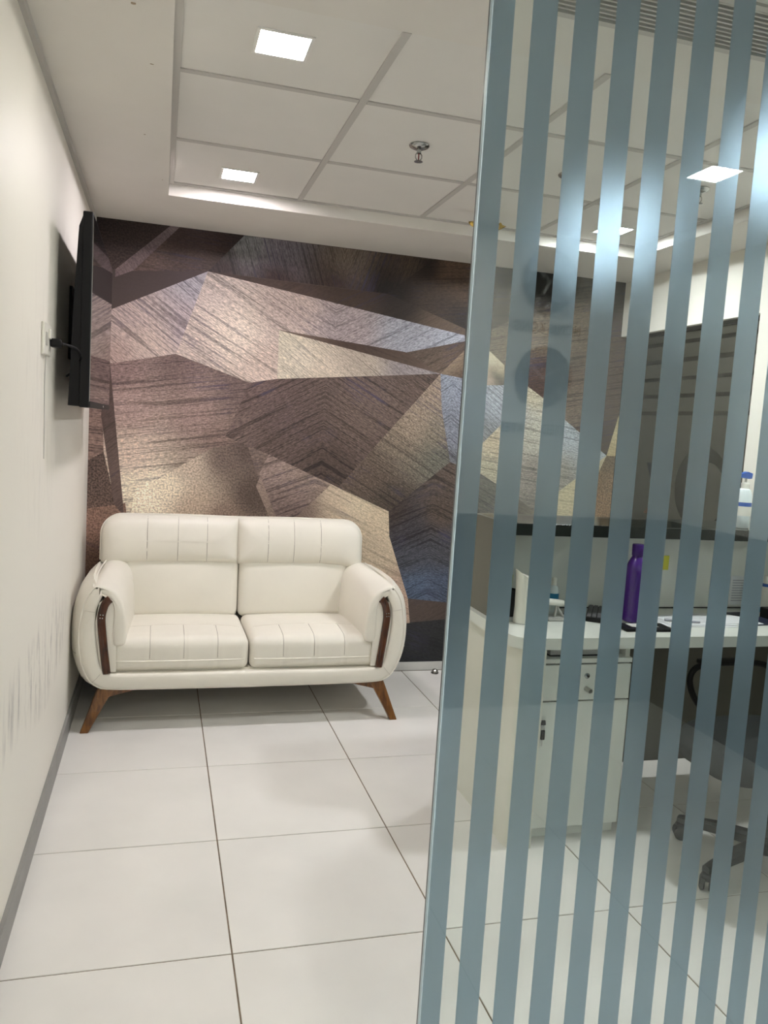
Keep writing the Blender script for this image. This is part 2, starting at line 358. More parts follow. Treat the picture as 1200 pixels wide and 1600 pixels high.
p_ = mathn('ADD', mathn('MULTIPLY', ab, s2.outputs['Y']), mathn('MULTIPLY', s1.outputs['X'], mathn('SUBTRACT', 1, s2.outputs['Y'])))
cs = mathn('COSINE', s2.outputs['X']); sn = mathn('SINE', s2.outputs['X'])
u_ = mathn('ADD', mathn('MULTIPLY', s1.outputs['Y'], cs), mathn('MULTIPLY', p_, sn)); v_ = mathn('SUBTRACT', mathn('MULTIPLY', p_, cs), mathn('MULTIPLY', s1.outputs['Y'], sn))
cb = N.new('ShaderNodeCombineXYZ'); L.new(mathn('MULTIPLY', u_, 64), cb.inputs[0]); L.new(mathn('MULTIPLY', v_, 1.3), cb.inputs[1]); L.new(s2.outputs['X'], cb.inputs[2])
nl = N.new('ShaderNodeTexNoise'); nl.inputs['Scale'].default_value = 1; nl.inputs['Detail'].default_value = 3; nl.inputs['Roughness'].default_value = .55; L.new(cb.outputs[0], nl.inputs['Vector'])
cb2 = N.new('ShaderNodeCombineXYZ'); L.new(mathn('MULTIPLY', u_, 230), cb2.inputs[0]); L.new(mathn('MULTIPLY', v_, 42), cb2.inputs[1])
cb3 = N.new('ShaderNodeCombineXYZ'); L.new(mathn('MULTIPLY', u_, 170), cb3.inputs[0]); L.new(mathn('MULTIPLY', v_, 3.2), cb3.inputs[1]); cb3.inputs[2].default_value = 3.3
nm = N.new('ShaderNodeTexNoise'); nm.inputs['Scale'].default_value = 1; nm.inputs['Detail'].default_value = 3; L.new(cb3.outputs[0], nm.inputs['Vector'])
nf = N.new('ShaderNodeTexNoise'); nf.inputs['Scale'].default_value = 1; nf.inputs['Detail'].default_value = 3; L.new(cb2.outputs[0], nf.inputs['Vector'])
ng = N.new('ShaderNodeTexNoise'); ng.inputs['Scale'].default_value = 105; ng.inputs['Detail'].default_value = 3; L.new(ast.outputs['Vector'], ng.inputs['Vector'])
nb = N.new('ShaderNodeTexNoise'); nb.inputs['Scale'].default_value = 3.5; nb.inputs['Detail'].default_value = 3; L.new(ast.outputs['Vector'], nb.inputs['Vector'])
def rng(v, a, b_, c, d):
    q = N.new('ShaderNodeMapRange'); L.new(v, q.inputs['Value'])
    for i, x in zip(('From Min', 'From Max', 'To Min', 'To Max'), (a, b_, c, d)): q.inputs[i].default_value = x
    return q.outputs['Result']
lines = mathn('MAXIMUM', rng(nl.outputs['Fac'], .38, .44, .9, 0), rng(nm.outputs['Fac'], .37, .46, .65, 0))                        # 1 on the dark lines
fine = rng(nf.outputs['Fac'], .35, .65, -.5, .5); grav = rng(ng.outputs['Fac'], .36, .64, -.5, .5); blot = rng(nb.outputs['Fac'], .3, .7, -.5, .5)
k1 = mathn('SUBTRACT', 1, mathn('MULTIPLY', mathn('MULTIPLY', lines, s2.outputs['Z']), .66))
k2 = mathn('ADD', 1, mathn('MULTIPLY', mathn('MULTIPLY', fine, s2.outputs['Z']), .85))
k3 = mathn('ADD', 1, mathn('MULTIPLY', grav, agr.outputs['Fac']))
k4 = mathn('ADD', 1, mathn('MULTIPLY', blot, .12))
kk = mathn('MULTIPLY', mathn('MULTIPLY', k1, k2), mathn('MULTIPLY', k3, k4))
mx = N.new('ShaderNodeMix'); mx.data_type = 'RGBA'; mx.blend_type = 'MULTIPLY'; mx.inputs['Factor'].default_value = 1
L.new(ac.outputs['Color'], mx.inputs['A']); cc = N.new('ShaderNodeCombineColor'); [L.new(kk, cc.inputs[i]) for i in range(3)]; L.new(cc.outputs[0], mx.inputs['B'])
# violet ink in some of the dark lines
vi = N.new('ShaderNodeMix'); vi.data_type = 'RGBA'; vi.inputs['B'].default_value = (.10, .085, .17, 1)
L.new(mx.outputs['Result'], vi.inputs['A']); L.new(mathn('MULTIPLY', mathn('MULTIPLY', lines, rng(nb.outputs['Fac'], .52, .66, 0, .5)), s2.outputs['Z']), vi.inputs['Factor'])
L.new(vi.outputs['Result'], b.inputs['Base Color'])

INK = 1.02
# each facet: outline (photo pixels read onto the wall), ink anchors, grain angle, chevron apex px (or None), line strength, gravel
FAC = [
 # base sheets
 ([(120,320),(1010,445),(1010,1100),(90,1100)], [(400,700,(95,80,72)),(900,900,(90,82,72)),(700,1000,(45,46,48))], .2, None, .5, .3),
 # lower right and behind the desk
 ([(690,930),(1010,900),(1010,1100),(600,1100)], [(700,1010,(40,43,46)),(980,950,(120,98,78))], .3, None, .6, .1),
 # upper left
 ([(120,330),(267,353),(180,421),(120,428)], [(150,345,(44,34,33)),(250,360,(52,40,38)),(180,415,(70,56,53))], .1, None, .3, .8),
 ([(281,355),(382,368),(325,424),(207,424)], [(370,372,(50,37,36)),(290,365,(62,48,46)),(220,420,(96,78,72)),(310,420,(76,60,56))], .06, None, .6, .4),
 ([(180,421),(267,352.5),(281,355),(207,424),(180,433)], [(272,356,(120,104,106)),(190,425,(122,104,104)),(235,385,(104,88,90))], .9, None, .45, .35),
 ([(120,428),(180,421),(180,433),(207,423),(325,424),(175,483),(120,504)], [(310,425,(72,58,58)),(180,470,(74,62,60)),(140,490,(70,60,58))], .0, None, .06, .05),
 ([(120,504),(175,483),(325,424),(276,553),(172,568),(120,575)], [(190,500,(186,166,160)),(310,440,(170,158,172)),(290,510,(176,160,162)),(240,540,(196,176,166)),(175,560,(178,154,146))], .62, None, .8, .15),
 ([(325,424),(726,523.5),(727,534),(633,551),(436,516),(433,592),(390,598),(275,553)],
   [(330,440,(196,180,172)),(370,520,(214,198,184)),(420,580,(200,180,168)),(290,550,(200,182,172)),(450,480,(182,164,156)),(540,510,(160,146,146)),(640,525,(156,155,170)),(720,528,(160,164,184))], -.5, 519, .85, .25),
 ([(382,368),(679,406),(604,459),(325,424)], [(390,372,(128,126,130)),(440,385,(120,112,120)),(540,395,(116,102,92)),(640,405,(74,60,50)),(340,424,(62,48,48)),(430,440,(62,46,44)),(520,450,(60,46,40)),(604,458,(26,18,15)),(675,408,(34,26,22))], -1.25, 527, .85, .2),
 ([(679,405),(810,421),(800,500),(768,515),(727,520),(727,514),(604,459)], [(672,412,(30,22,18)),(612,458,(30,22,18)),(700,420,(92,72,58)),(725,450,(86,68,54)),(690,485,(66,54,46)),(725,505,(44,38,33)),(780,440,(78,70,56)),(785,500,(70,62,48))], -.12, None, .6, .2),
 ([(325,424),(470,443),(604,459),(617,464),(727,514),(726,524)], [(340,427,(70,54,50)),(450,445,(80,64,58)),(560,460,(66,52,44)),(620,470,(44,35,30)),(700,508,(98,82,70)),(725,520,(96,82,70))], -.5, None, .35, .1),
 ([(436,516),(688,584),(570,588),(433,592)], [(440,525,(204,194,174)),(470,570,(208,196,178)),(560,560,(178,164,150)),(640,575,(146,136,136)),(680,583,(150,142,142)),(500,588,(206,190,172))], .62, None, .6, .25),
 ([(436,515.5),(633,550),(640,554),(688,584),(560,549)], [(450,519,(110,92,82)),(560,540,(78,62,54)),(640,558,(84,68,58)),(685,582,(100,84,74))], .25, None, .3, .1),
 ([(633,551),(727,533),(727,546),(688,584),(640,554)], [(660,555,(86,72,62)),(720,540,(84,70,60)),(690,575,(104,88,76))], -.5, None, .7, .2),
 ([(688,584),(727,546),(766,549),(764,602),(727,592)], [(715,570,(150,130,110)),(760,560,(140,124,104)),(725,588,(72,58,48))], -.4, None, .5, .2),
 # middle
 ([(100,578),(172,568),(275,553),(390,598),(355,680),(420,710),(520,800),(520,830),(194,830)],
   [(180,575,(140,116,112)),(280,565,(118,98,94)),(370,605,(112,94,90)),(200,640,(172,146,139)),(300,650,(154,130,123)),(345,690,(138,116,108)),(205,710,(214,192,176)),(205,770,(240,226,202)),(235,770,(250,236,212)),(260,810,(230,212,188)),(300,740,(168,150,136)),(360,710,(110,94,86)),(375,760,(92,78,70)),(340,800,(120,102,92)),(430,800,(100,84,78)),(450,760,(140,120,112))], -.16, None, .85, .4),
 ([(210,770),(330,700),(385,690),(410,770),(440,830),(200,830)], [(225,780,(250,238,214)),(260,760,(235,220,196)),(290,730,(196,178,160)),(300,790,(190,170,150)),(350,715,(112,96,88)),(385,700,(92,78,72)),(395,770,(90,76,68)),(340,820,(140,118,104))], .8, None, .1, .7),
 ([(390,598),(433,592),(570,588),(688,584),(529,762),(420,710),(352,682)], [(400,600,(104,86,82)),(560,595,(106,90,84)),(670,590,(100,84,76)),(440,660,(98,82,78)),(560,650,(108,92,84)),(510,730,(82,68,62)),(420,700,(100,84,78)),(370,680,(116,98,92))], .5, 509, 1.0, .3),
 ([(688,584),(703,722),(607,799),(528,762)], [(680,600,(150,132,116)),(690,680,(128,118,104)),(640,660,(146,130,114)),(560,750,(98,84,74)),(610,790,(78,68,60)),(690,715,(106,104,94))], .52, None, .85, .55),
 ([(688,584),(727,592),(764,602),(792,601),(790,656),(753,693),(716,732),(703,722),(690,640)], [(695,600,(132,142,164)),(740,620,(126,136,160)),(710,680,(118,124,142)),(770,620,(156,160,176)),(750,680,(126,126,134)),(705,720,(110,112,122))], .62, 708, .8, .45),
 ([(607,799),(703,722),(750,740),(800,772),(830,830),(760,1000),(695,941),(637,935),(608,838)],
   [(615,800,(66,56,52)),(700,740,(92,80,72)),(690,800,(86,74,66)),(640,830,(66,62,66)),(640,870,(74,76,90)),(690,860,(74,74,84)),(650,920,(74,98,136)),(690,920,(70,88,122)),(770,770,(96,92,84)),(750,830,(86,80,74))], .42, 689, .95, .3),
 ([(637,935),(695,941),(760,945),(760,962),(640,973),(560,978),(560,930)], [(650,950,(88,76,70)),(690,955,(82,70,64))], -.5, None, .3, .1),
 ([(560,978),(640,972.5),(760,961),(760,1100),(560,1100)], [(660,985,(50,50,52)),(660,1030,(36,40,44))], .3, None, .6, .1),
 ([(420,710),(529,762),(607,799),(608,838),(637,935),(640,973),(500,1000),(430,830),(400,760)], [(440,730,(148,128,118)),(480,760,(134,116,106)),(520,770,(196,178,156)),(560,790,(206,190,164)),(600,810,(202,184,158)),(590,860,(198,180,156)),(630,930,(186,160,142)),(470,800,(128,110,100)),(540,820,(192,174,150))], .45, None, .5, .3),
 ([(420,710),(517,757),(470,800),(440,830),(405,740)], [(430,725,(150,130,122)),(500,757,(150,132,120)),(450,800,(122,104,98))], .38, 500, .9, .3),
 # far left
 ([(100,570),(165,566),(160,640),(162,708),(100,740)], [(130,600,(120,98,92)),(140,690,(150,124,114))], .08, None, .9, .3),
 ([(100,740),(162,706),(180,786),(180,800),(100,806)], [(130,740,(88,72,66)),(160,770,(104,86,78)),(120,795,(118,96,86))], .2, None, .1, 1.2),
 ([(100,800),(196,786),(205,880),(200,1000),(90,1000)], [(140,810,(150,118,104)),(180,810,(142,114,100)),(140,880,(104,80,66)),(140,960,(90,72,60))], .4, None, .3, .8),
 ([(165,566),(172,568),(194,806),(178,788),(158,650)], [(165,600,(86,70,66)),(180,760,(108,90,84))], -.7, None, .5, .1),
 # right of the glass edge
 ([(800,418),(985,440),(985,640),(966,650),(947,712),(882,656),(848,622),(823,603),(788,571),(764,548),(768,515),(798,501)],
   [(850,430,(20,20,20)),(852,455,(38,36,33)),(800,440,(60,54,44)),(890,440,(76,68,60)),(900,500,(98,84,70)),(850,520,(108,94,80)),(780,530,(106,94,78)),(850,590,(84,66,60)),(960,450,(58,48,44)),(950,600,(96,80,72)),(940,690,(88,76,66)),(890,640,(108,92,80))], -.2, None, .95, .3),
 ([(764,548),(788,571),(786,602),(760,602)], [(768,555,(196,184,158)),(784,575,(180,166,140)),(775,585,(96,86,74)),(785,598,(66,58,50)),(762,595,(170,150,134))], .0, None, .2, .2),
 ([(823,603),(848,622),(882,656),(947,712),(872,768),(832,797),(800,772),(750,740),(753,693),(790,656),(792,601)], [(830,615,(196,184,162)),(800,640,(160,158,160)),(770,690,(190,172,146)),(760,735,(176,166,144)),(840,680,(184,178,164)),(890,680,(166,176,186)),(935,708,(170,182,192)),(830,740,(140,130,122)),(870,740,(150,144,134)),(830,785,(132,124,116))], .14, None, .75, .4),
 ([(800,772),(832,797),(870,770),(860,830),(800,830)], [(815,795,(84,78,70)),(840,800,(120,110,98))], .3, None, .6, .3),
 ([(872,768),(947,712),(934,740),(925,830),(855,830)], [(890,770,(196,184,152)),(880,805,(194,182,150)),(930,735,(200,186,154))], .1, None, .4, .2),
 ([(966,650),(985,640),(985,714),(947,712)], [(960,680,(196,182,146)),(955,710,(190,170,132))], .2, None, .3, .2),
 ([(947,712),(985,714),(985,900),(915,900),(934,740)], [(950,720,(112,96,78)),(950,760,(140,114,88)),(940,800,(150,120,92))], .2, None, .3, .8),
]
def calm(c):
    # printed blues are muted
    if c[2] > c[0]:
        m_ = (c[0]+c[1]+c[2])/3; return tuple(m_+(v-m_)*.55 for v in c)
    return c
def mural():
    V = []; Fc = []; ink = []; gr = []; se = []; gv = []
    for k, (poly, anch, ang, apex, ls, gl_) in enumerate(FAC):
        pts = [on_y(px, py, YB) for px, py in poly]
        anw = [(*on_y(a[0], a[1], YB), [c*INK for c in lin(calm(a[2]))]) for a in anch]
        xa = on_y(apex, 600, YB)[0] if apex else 0.0
        bm = bmesh.new(); f = bm.faces.new([bm.verts.new((x, 0, z)) for x, z in pts]); bm.normal_update(); bmesh.ops.triangulate(bm, faces=[f])
        lim = .07 if len(anch) > 3 else .25
        for it in range(6):
            ed = [e for e in bm.edges if e.calc_length() > lim]
            if not ed: break
            bmesh.ops.subdivide_edges(bm, edges=ed, cuts=1, use_grid_fill=False); bmesh.ops.triangulate(bm, faces=[q for q in bm.faces if len(q.verts) > 3])
        # keep to the wall rectangle
        for co, no in (((XL, 0, 0), (-1, 0, 0)), ((XR+.05, 0, 0), (1, 0, 0)), ((0, 0, ZS), (0, 0, 1)), ((0, 0, .05), (0, 0, -1))):
            bmesh.ops.bisect_plane(bm, geom=list(bm.verts)+list(bm.edges)+list(bm.faces), plane_co=co, plane_no=no, clear_outer=True)
        bm.normal_update(); bm.verts.index_update(); o = len(V); yy = YB-.0006-.00012*k
        for v in bm.verts:
            x, z = v.co.x, v.co.z; wsum = 0; c = [0, 0, 0]
            for ax, az, ac_ in anw:
                wt = 1/((x-ax)**2+(z-az)**2+.0006)**1.6; wsum += wt
                for i in range(3): c[i] += wt*ac_[i]
            V.append((x, yy, z)); ink.append((c[0]/wsum, c[1]/wsum, c[2]/wsum, 1)); gr.append((x-xa, z, 0)); se.append((ang, 1.0 if apex else 0.0, ls)); gv.append(gl_)
        for q in bm.faces:
            ids = [v.index+o for v in q.verts]
            if q.normal.y > 0: ids.reverse()
            Fc.append(ids)
        bm.free()
    me = bpy.data.meshes.new('wall_mural'); me.from_pydata(V, [], Fc)
    a = me.attributes.new('ink', 'FLOAT_COLOR', 'POINT'); a.data.foreach_set('color', [x for c in ink for x in c])
    a = me.attributes.new('grain', 'FLOAT_VECTOR', 'POINT'); a.data.foreach_set('vector', [x for c in gr for x in c])
    a = me.attributes.new('setting', 'FLOAT_VECTOR', 'POINT'); a.data.foreach_set('vector', [x for c in se for x in c])
    a = me.attributes.new('gravel', 'FLOAT', 'POINT'); a.data.foreach_set('value', gv)
    me.materials.append(mm); o = bpy.data.objects.new('wall_mural', me); COL.objects.link(o)
    tag(o, 'brown and cream faceted wood-grain wallpaper mural covering the wall behind the sofa', 'mural')
mural()

# ------------------------------------------------------------------ ceiling
ceil = struct(MB().box(XL-TH, XR+TH, YR-TH, YB+TH, ZT+.02, ZT+.12).build('ceiling', 'soffit'), 'recessed grid ceiling inside a lower plain soffit')
TX0, TX1, TY1, TY0 = 0.0, 2.372, 3.835, 2.125
MB().box(XL, TX0, YR, YB, ZS, ZT+.02).build('soffit', 'soffit', ceil)
MB().box(TX1, XR, YR, YB, ZS, ZT+.02).build('soffit', 'soffit', ceil)
MB().box(TX0, TX1, TY1, YB, ZS, ZT+.02).build('soffit', 'soffit', ceil)
def on_z(px, py, z):
    d = ray(px, py); t_ = (z-CAM_H)/d.z
    return (d.x*t_, d.y*t_)
for (px, py, a_, b2) in ((208, 5, .008, .006), (237, 100, .006, .003), (226, 210, .004, .003), (254, 281, .003, .003)):
    x_, y_ = on_z(px, py, ZS); MB().prism([(x_+a_*math.cos(q)*random.uniform(.7, 1.2), y_+b2*math.sin(q)*random.uniform(.7, 1.2)) for q in [2*PI*k/9 for k in range(9)]], ZS-.0006, ZS+.001, 'xy').build('paint_chip', 'chip', ceil)
GRX0, GRX1, GRY0, GRY1 = .86, 2.25, 1.69, 1.87
pl = MB(); zt = ZT-.003
pl.box(TX0, TX1, YR, GRY0, zt, ZT+.02); pl.box(TX0, GRX0, GRY0, GRY1, zt, ZT+.02); pl.box(GRX1, TX1, GRY0, GRY1, zt, ZT+.02); pl.box(TX0, TX1, GRY1, TY0, zt, ZT+.02)
pl.build('plain_panel', 'soffit', ceil)
TBX = [TX0, .587, 1.184, 1.780, TX1]; TBY = [TY0, 2.609, 3.236, TY1]
LAMPS = [(.290, 2.330, 'a'), (.286, 3.580, 'b'), (2.094, 3.592, 'c'), (2.094, 2.330, 'd')]
HL = .072
for i in range(4):
    for j in range(3):
        x0, x1, y0, y1 = TBX[i], TBX[i+1], TBY[j], TBY[j+1]; hole = [l for l in LAMPS if x0 < l[0] < x1 and y0 < l[1] < y1]
        mb = MB()
        if hole:
            lx, ly = hole[0][0], hole[0][1]; h_ = HL
            for (a, b2, c, d) in ((x0, lx-h_, y0, y1), (lx+h_, x1, y0, y1), (lx-h_, lx+h_, y0, ly-h_), (lx-h_, lx+h_, ly+h_, y1)): mb.box(a, b2, c, d, ZT, ZT+.012)
        else: mb.box(x0, x1, y0, y1, ZT, ZT+.012)
        mb.build('ceiling_tile', 'ctile', ceil)
for x in TBX[1:4]: MB().box(x-.012, x+.012, TY0, TY1-.02, ZT-.005, ZT).build('tee_bar', 'tee', ceil)
for y in TBY[1:3]:
    for i in range(4): MB().box(TBX[i]+(.014 if i else .022), TBX[i+1]-.014, y-.012, y+.012, ZT-.004, ZT).build('tee_bar', 'tee', ceil)
MB().box(TX0, TX0+.022, TY0-.3, TY1, ZT-.006, ZT).build('wall_angle', 'tee', ceil); MB().box(TX1-.022, TX1, TY0, TY1, ZT-.006, ZT).build('wall_angle', 'tee', ceil)
MB().box(TX0+.022, TX1-.022, TY1-.02, TY1, ZT-.006, ZT).build('wall_angle', 'tee', ceil)

# recessed LED panels
TINT = {'a': (1.0, .97, .88), 'b': (1.0, .92, .97), 'c': (.96, .98, 1.0), 'd': (.96, .98, 1.0), 'e': (.97, 1.0, .99), 'f': (1, .97, .88), 'g': (1, .98, .94)}
POW = {'a': .38, 'b': .78, 'c': 1.0, 'd': 1.2, 'e': .80, 'f': 1.2, 'g': 1.1}      # dimming of each panel
LM = {k: lamp_mat('led_light_'+k, c, LAMP_E*POW[k]) for k, c in TINT.items()}
def led(x, y, key, label, z=ZT):
    t = thing('ceiling_light', label, 'ceiling light', (x, y, z), 0, 'square LED panels in the ceiling')
    fr_ = MB(); a, b2 = HL+.006, HL-.004
    for (x0, x1, y0, y1) in ((-a, a, -a, -b2), (-a, a, b2, a), (-a, -b2, -b2, b2), (b2, a, -b2, b2)): fr_.box(x0, x1, y0, y1, -.004, .004)
    fr_.build('frame', 'lamp_rim', t)
    MB().box(-b2, b2, -b2, b2, -.001, .010).build('diffuser', LM[key], t)
    return t
led(*LAMPS[0], 'bright square LED panel nearest the camera, over the floor before the sofa')
led(*LAMPS[1], 'square LED panel with faint pink tint by the soffit above the sofa')
led(*LAMPS[2], 'square LED panel glimpsed through the glass near the far ceiling corner')
led(*LAMPS[3], 'square LED panel hidden behind a frosted stripe, brightening the glass')
led(1.975, -.70, 'e', 'square LED panel mirrored in the striped glass', ZT-.003)
led(.30, -.70, 'f', 'square LED panel in the ceiling behind the camera by the cream wall', ZT-.003)

led(1.15, -1.45, 'g', 'added unseen LED panel brightening the wall with the clocks behind the camera', ZT-.003)  # lamp added out of view so the captions show in the glass reflection

# air conditioning grille in the plain ceiling
g = thing('air_grille', 'long linear air grille with dark slots in the ceiling behind the glass', 'air vent', ((GRX0+GRX1)/2, (GRY0+GRY1)/2, ZT))
hx, hy = (GRX1-GRX0)/2, (GRY1-GRY0)/2
f_ = MB(); f_.box(-hx-.02, hx+.02, -hy-.02, -hy, -.010, 0); f_.box(-hx-.02, hx+.02, hy, hy+.02, -.010, 0); f_.box(-hx-.02, -hx, -hy, hy, -.010, 0); f_.box(hx, hx+.02, -hy, hy, -.010, 0)
f_.build('frame', 'tee', g); MB().box(-hx, hx, -hy, hy, .014, .018).build('backing', 'gap', g)
for k in range(10):
    y = -hy + (k+.62)*2*hy/10.2
    MB().box(-hx, hx, y-.0030, y+.0032, -.006, .008).build('slat', 'tee', g)

# sprinklers and brass fitting
def sprinkler(x, y, label):
    t = thing('sprinkler', label, 'sprinkler', (x, y, ZT), 0, 'fire sprinklers in the ceiling')
    MB().lathe([(.036, 0), (.038, -.004), (.034, -.010), (.020, -.016), (.012, -.018)], 28).build('escutcheon', 'chrome', t, True)
    MB().lathe([(.0085, -.016), (.0085, -.030), (.006, -.032)], 14).build('thread', 'chrome', t, True)
    for s in (-1, 1): MB().tube([(s*.005, 0, -.028), (s*.012, 0, -.036), (s*.012, 0, -.046), (s*.005, 0, -.056)], .002, 6).build('frame_arm', 'chrome', t, True)
    MB().tube([(0, 0, -.030), (0, 0, -.054)], .0022, 8).build('bulb', 'bulb', t, True)
    MB().lathe([(.004, -.054), (.015, -.058), (.016, -.060), (.004, -.061)], 18).build('deflector', 'chrome', t, True)
sprinkler(.872, 2.90, 'chrome fire sprinkler on the ceiling left of the glass edge')
sprinkler(1.500, 2.95, 'chrome fire sprinkler seen through the second clear gap from the glass edge')
sprinkler(2.045, 2.87, 'chrome fire sprinkler below the mirrored LED panel, seen through the glass')
t = thing('brass_fitting', 'small brass twin-bell ceiling fitting half hidden behind the glass edge', 'ceiling fitting', (1.44, 3.60, ZT))
MB().lathe([(.03, 0), (.03, -.006), (.012, -.012), (.006, -.03)], 20).build('rose', 'whitepl', t, True)
MB().tube([(-.05, 0, -.045), (0, 0, -.028), (.05, 0, -.045)], .004, 8).build('crossbar', 'brass', t, True)
for s in (-1, 1):
    bb = MB().lathe([(.006, 0), (.008, -.012), (.018, -.024), (.024, -.027), (.021, -.0255), (.006, -.010)], 20, caps=False).build('bell', 'brass', t, True, loc=(s*.060, 0, -.040)); bb.rotation_euler = (0, s*-.5, 0)

# ------------------------------------------------------------------ glass partition with frosted stripes
GX0, GX1, GY0, GY1, GZ0, GZ1 = .381, 1.60, .990, 1.002, .03, ZT-.003
gp = thing('glass_partition', 'frameless glass partition panel with vertical frosted blue-grey stripes', 'glass partition', ((GX0+GX1)/2, (GY0+GY1)/2, 0))
ox, oy = (GX0+GX1)/2, (GY0+GY1)/2
def gb(x0, x1, y0, y1, z0, z1): return MB().box(x0-ox, x1-ox, y0-oy, y1-oy, z0, z1)
gb(GX0+.0012, GX1, GY0, GY1, GZ0, GZ1).build('glass_pane', 'glass', gp)
gb(GX0, GX0+.0012, GY0, GY1-.0045, GZ0, GZ1).build('edge_highlight', 'edge', gp); gb(GX0, GX0+.0012, GY1-.0045, GY1, GZ0, GZ1).build('rear_edge_half', 'edge_d', gp)  # one glass edge in two halves: front painted as a highlight, rear dark
gb(GX0, XR, GY0-.012, GY1+.012, 0, GZ0).build('floor_channel', 'steel', gp)
x = GX0; gap0 = .4165; per = .05965; k = 0
while x < GX1-.01:
    x1 = min(gap0+per*k, GX1-.001)
    gb(max(x, GX0+.0015), x1, GY1+.0002, GY1+.0006, GZ0+.002, GZ1-.002).build('frosted_stripe', 'film', gp)
    x = gap0+per*k+.0248; k += 1
gp2 = thing('glass_partition', 'second glass partition panel continuing to the cream column on the far right', 'glass partition', ((GX1+XR)/2, oy, 0))
ox = (GX1+XR)/2
gb(GX1+.004, XR, GY0, GY1, GZ0, GZ1).build('glass_pane', 'glass', gp2)
x = GX1+.02
while x < XR-.04:
    gb(x, x+.035, GY1+.0002, GY1+.0006, GZ0+.002, GZ1-.002).build('frosted_stripe', 'film', gp2); x += per

# ------------------------------------------------------------------ sofa
SO = thing('sofa', 'cream leather two-seat sofa with walnut arm trims and splayed wooden legs', 'sofa', (.432, 3.66, 0), math.radians(.6))
def smooth_path(pts, n=8):
    out = []; P = [Vector(p) for p in pts]
    for i in range(len(P)-1):
        p0, p1, p2, p3 = P[max(i-1,0)], P[i], P[i+1], P[min(i+2,len(P)-1)]
        for k in range(n):
            t = k/n; out.append(.5*((2*p1)+(-p0+p2)*t+(2*p0-5*p1+4*p2-p3)*t*t+(-p0+3*p1-3*p2+p3)*t**3))
    out.append(P[-1]); return out
# shell: U-shaped tub. Right half of the front outline (outer, inner), mirrored
outR = [(.676, .662), (.692, .646), (.712, .620), (.730, .578), (.746, .49), (.748, .40), (.737, .318), (.710, .246), (.675, .210), (.62, .194), (.40, .189), (0, .187)]
inR = [(.655, .640), (.652, .622), (.668, .585), (.680, .545), (.682, .49), (.676, .42), (.668, .36), (.660, .31), (.640, .275), (.60, .262), (.40, .260), (0, .260)]
def resamp(pts, n):
    P = [Vector((p[0], 0, p[1])) for p in smooth_path([(a, b_, 0) for a, b_ in pts], 10) for p in [(p[0], p[1])]]
    d = [0]
    for i in range(1, len(P)): d.append(d[-1]+(P[i]-P[i-1]).length)
    out = []; j = 0
    for k in range(n):
        s = d[-1]*k/(n-1)
        while j < len(d)-2 and d[j+1] < s: j += 1
        t = (s-d[j])/max(1e-9, d[j+1]-d[j]); out.append(P[j].lerp(P[j+1], t))
    return out
NO = 44
oR = resamp(outR, NO); iR = resamp(inR, NO)
def mirror(P): return P + [Vector((-p.x, 0, p.z)) for p in reversed(P[:-1])]
OUT = mirror(oR); INN = mirror(iR); NP = len(OUT)
def normals(P):
    ns = []
    for i in range(len(P)):
        t = P[min(i+1, len(P)-1)]-P[max(i-1, 0)]; nn = Vector((-t.z, 0, t.x)); nn.normalize(); ns.append(nn)
    return ns
ON = [(-nn if nn.dot(Vector((p.x, 0, p.z-.45))) < 0 else nn) for nn, p in zip(normals(OUT), OUT)]
IN_ = [(-nn if nn.dot(Vector((p.x, 0, p.z-.45))) < 0 else nn) for nn, p in zip(normals(INN), INN)]
stations = [(-.014, -.026, .014), (-.010, -.012, .004), (0, 0, 0), (.02, .016, 0), (.06, .034, 0), (.12, .044, 0), (.30, .046, 0), (.48, .038, 0), (.60, .022, 0), (.68, .002, 0), (.71, -.02, 0)]
sv = []; sf = []
for (y, oo, ii) in stations:
    for p, nn in zip(OUT, ON): q = p + nn*oo*(.3+.7*abs(nn.x)); sv.append((q.x, y, q.z))
    for p, nn in zip(reversed(INN), reversed(IN_)): q = p + nn*ii; sv.append((q.x, y, q.z))
R2 = 2*NP
for s in range(len(stations)-1):
    for k in range(R2): sf.append((s*R2+k, s*R2+(k+1)%R2, (s+1)*R2+(k+1)%R2, (s+1)*R2+k))
for base in (0, (len(stations)-1)*R2):
    for k in range(NP-1): sf.append((base+k, base+k+1, base+R2-2-k, base+R2-1-k))
MB().add(sv, sf).build('shell', 'leather', SO, True, autosm=60)
MB().tube([(p.x+n_.x*.001, -.001, p.z+n_.z*.001) for p, n_ in zip(OUT, ON)], .0042, 8).build('piping', 'piping', SO, True)
# short pleats on the outer sides
for sx in (-1, 1):
    for idx in (12, 16, 20):
        pts = []
        for (y, oo, ii) in stations[3:7]:
            p, nn = oR[idx], ON[idx]; q = p + nn*(oo+.0006)*(.3+.7*abs(nn.x)); pts.append((sx*q.x, y, q.z))
        MB().tube(pts, .0016, 5).build('pleat', 'pleat', SO, True)
# rim cross seams on the front face
for sx in (-1, 1):
    MB().tube([(sx*.684, -.0125, .545), (sx*.705, -.0155, .549), (sx*.728, -.012, .552)], .0012, 5).build('pleat', 'pleat', SO, True)
    MB().tube([(sx*.650, -.0125, .272), (sx*.672, -.0155, .245), (sx*.690, -.012, .226)], .0012, 5).build('pleat', 'pleat', SO, True)
# base and back frame
MB().rbox(-.66, .66, .03, .66, .195, .268, .012).build('base', 'leather', SO, True)
MB().rbox(-.655, .655, .60, .705, .19, .86, .04, 4).build('back_frame', 'leather', SO, True)

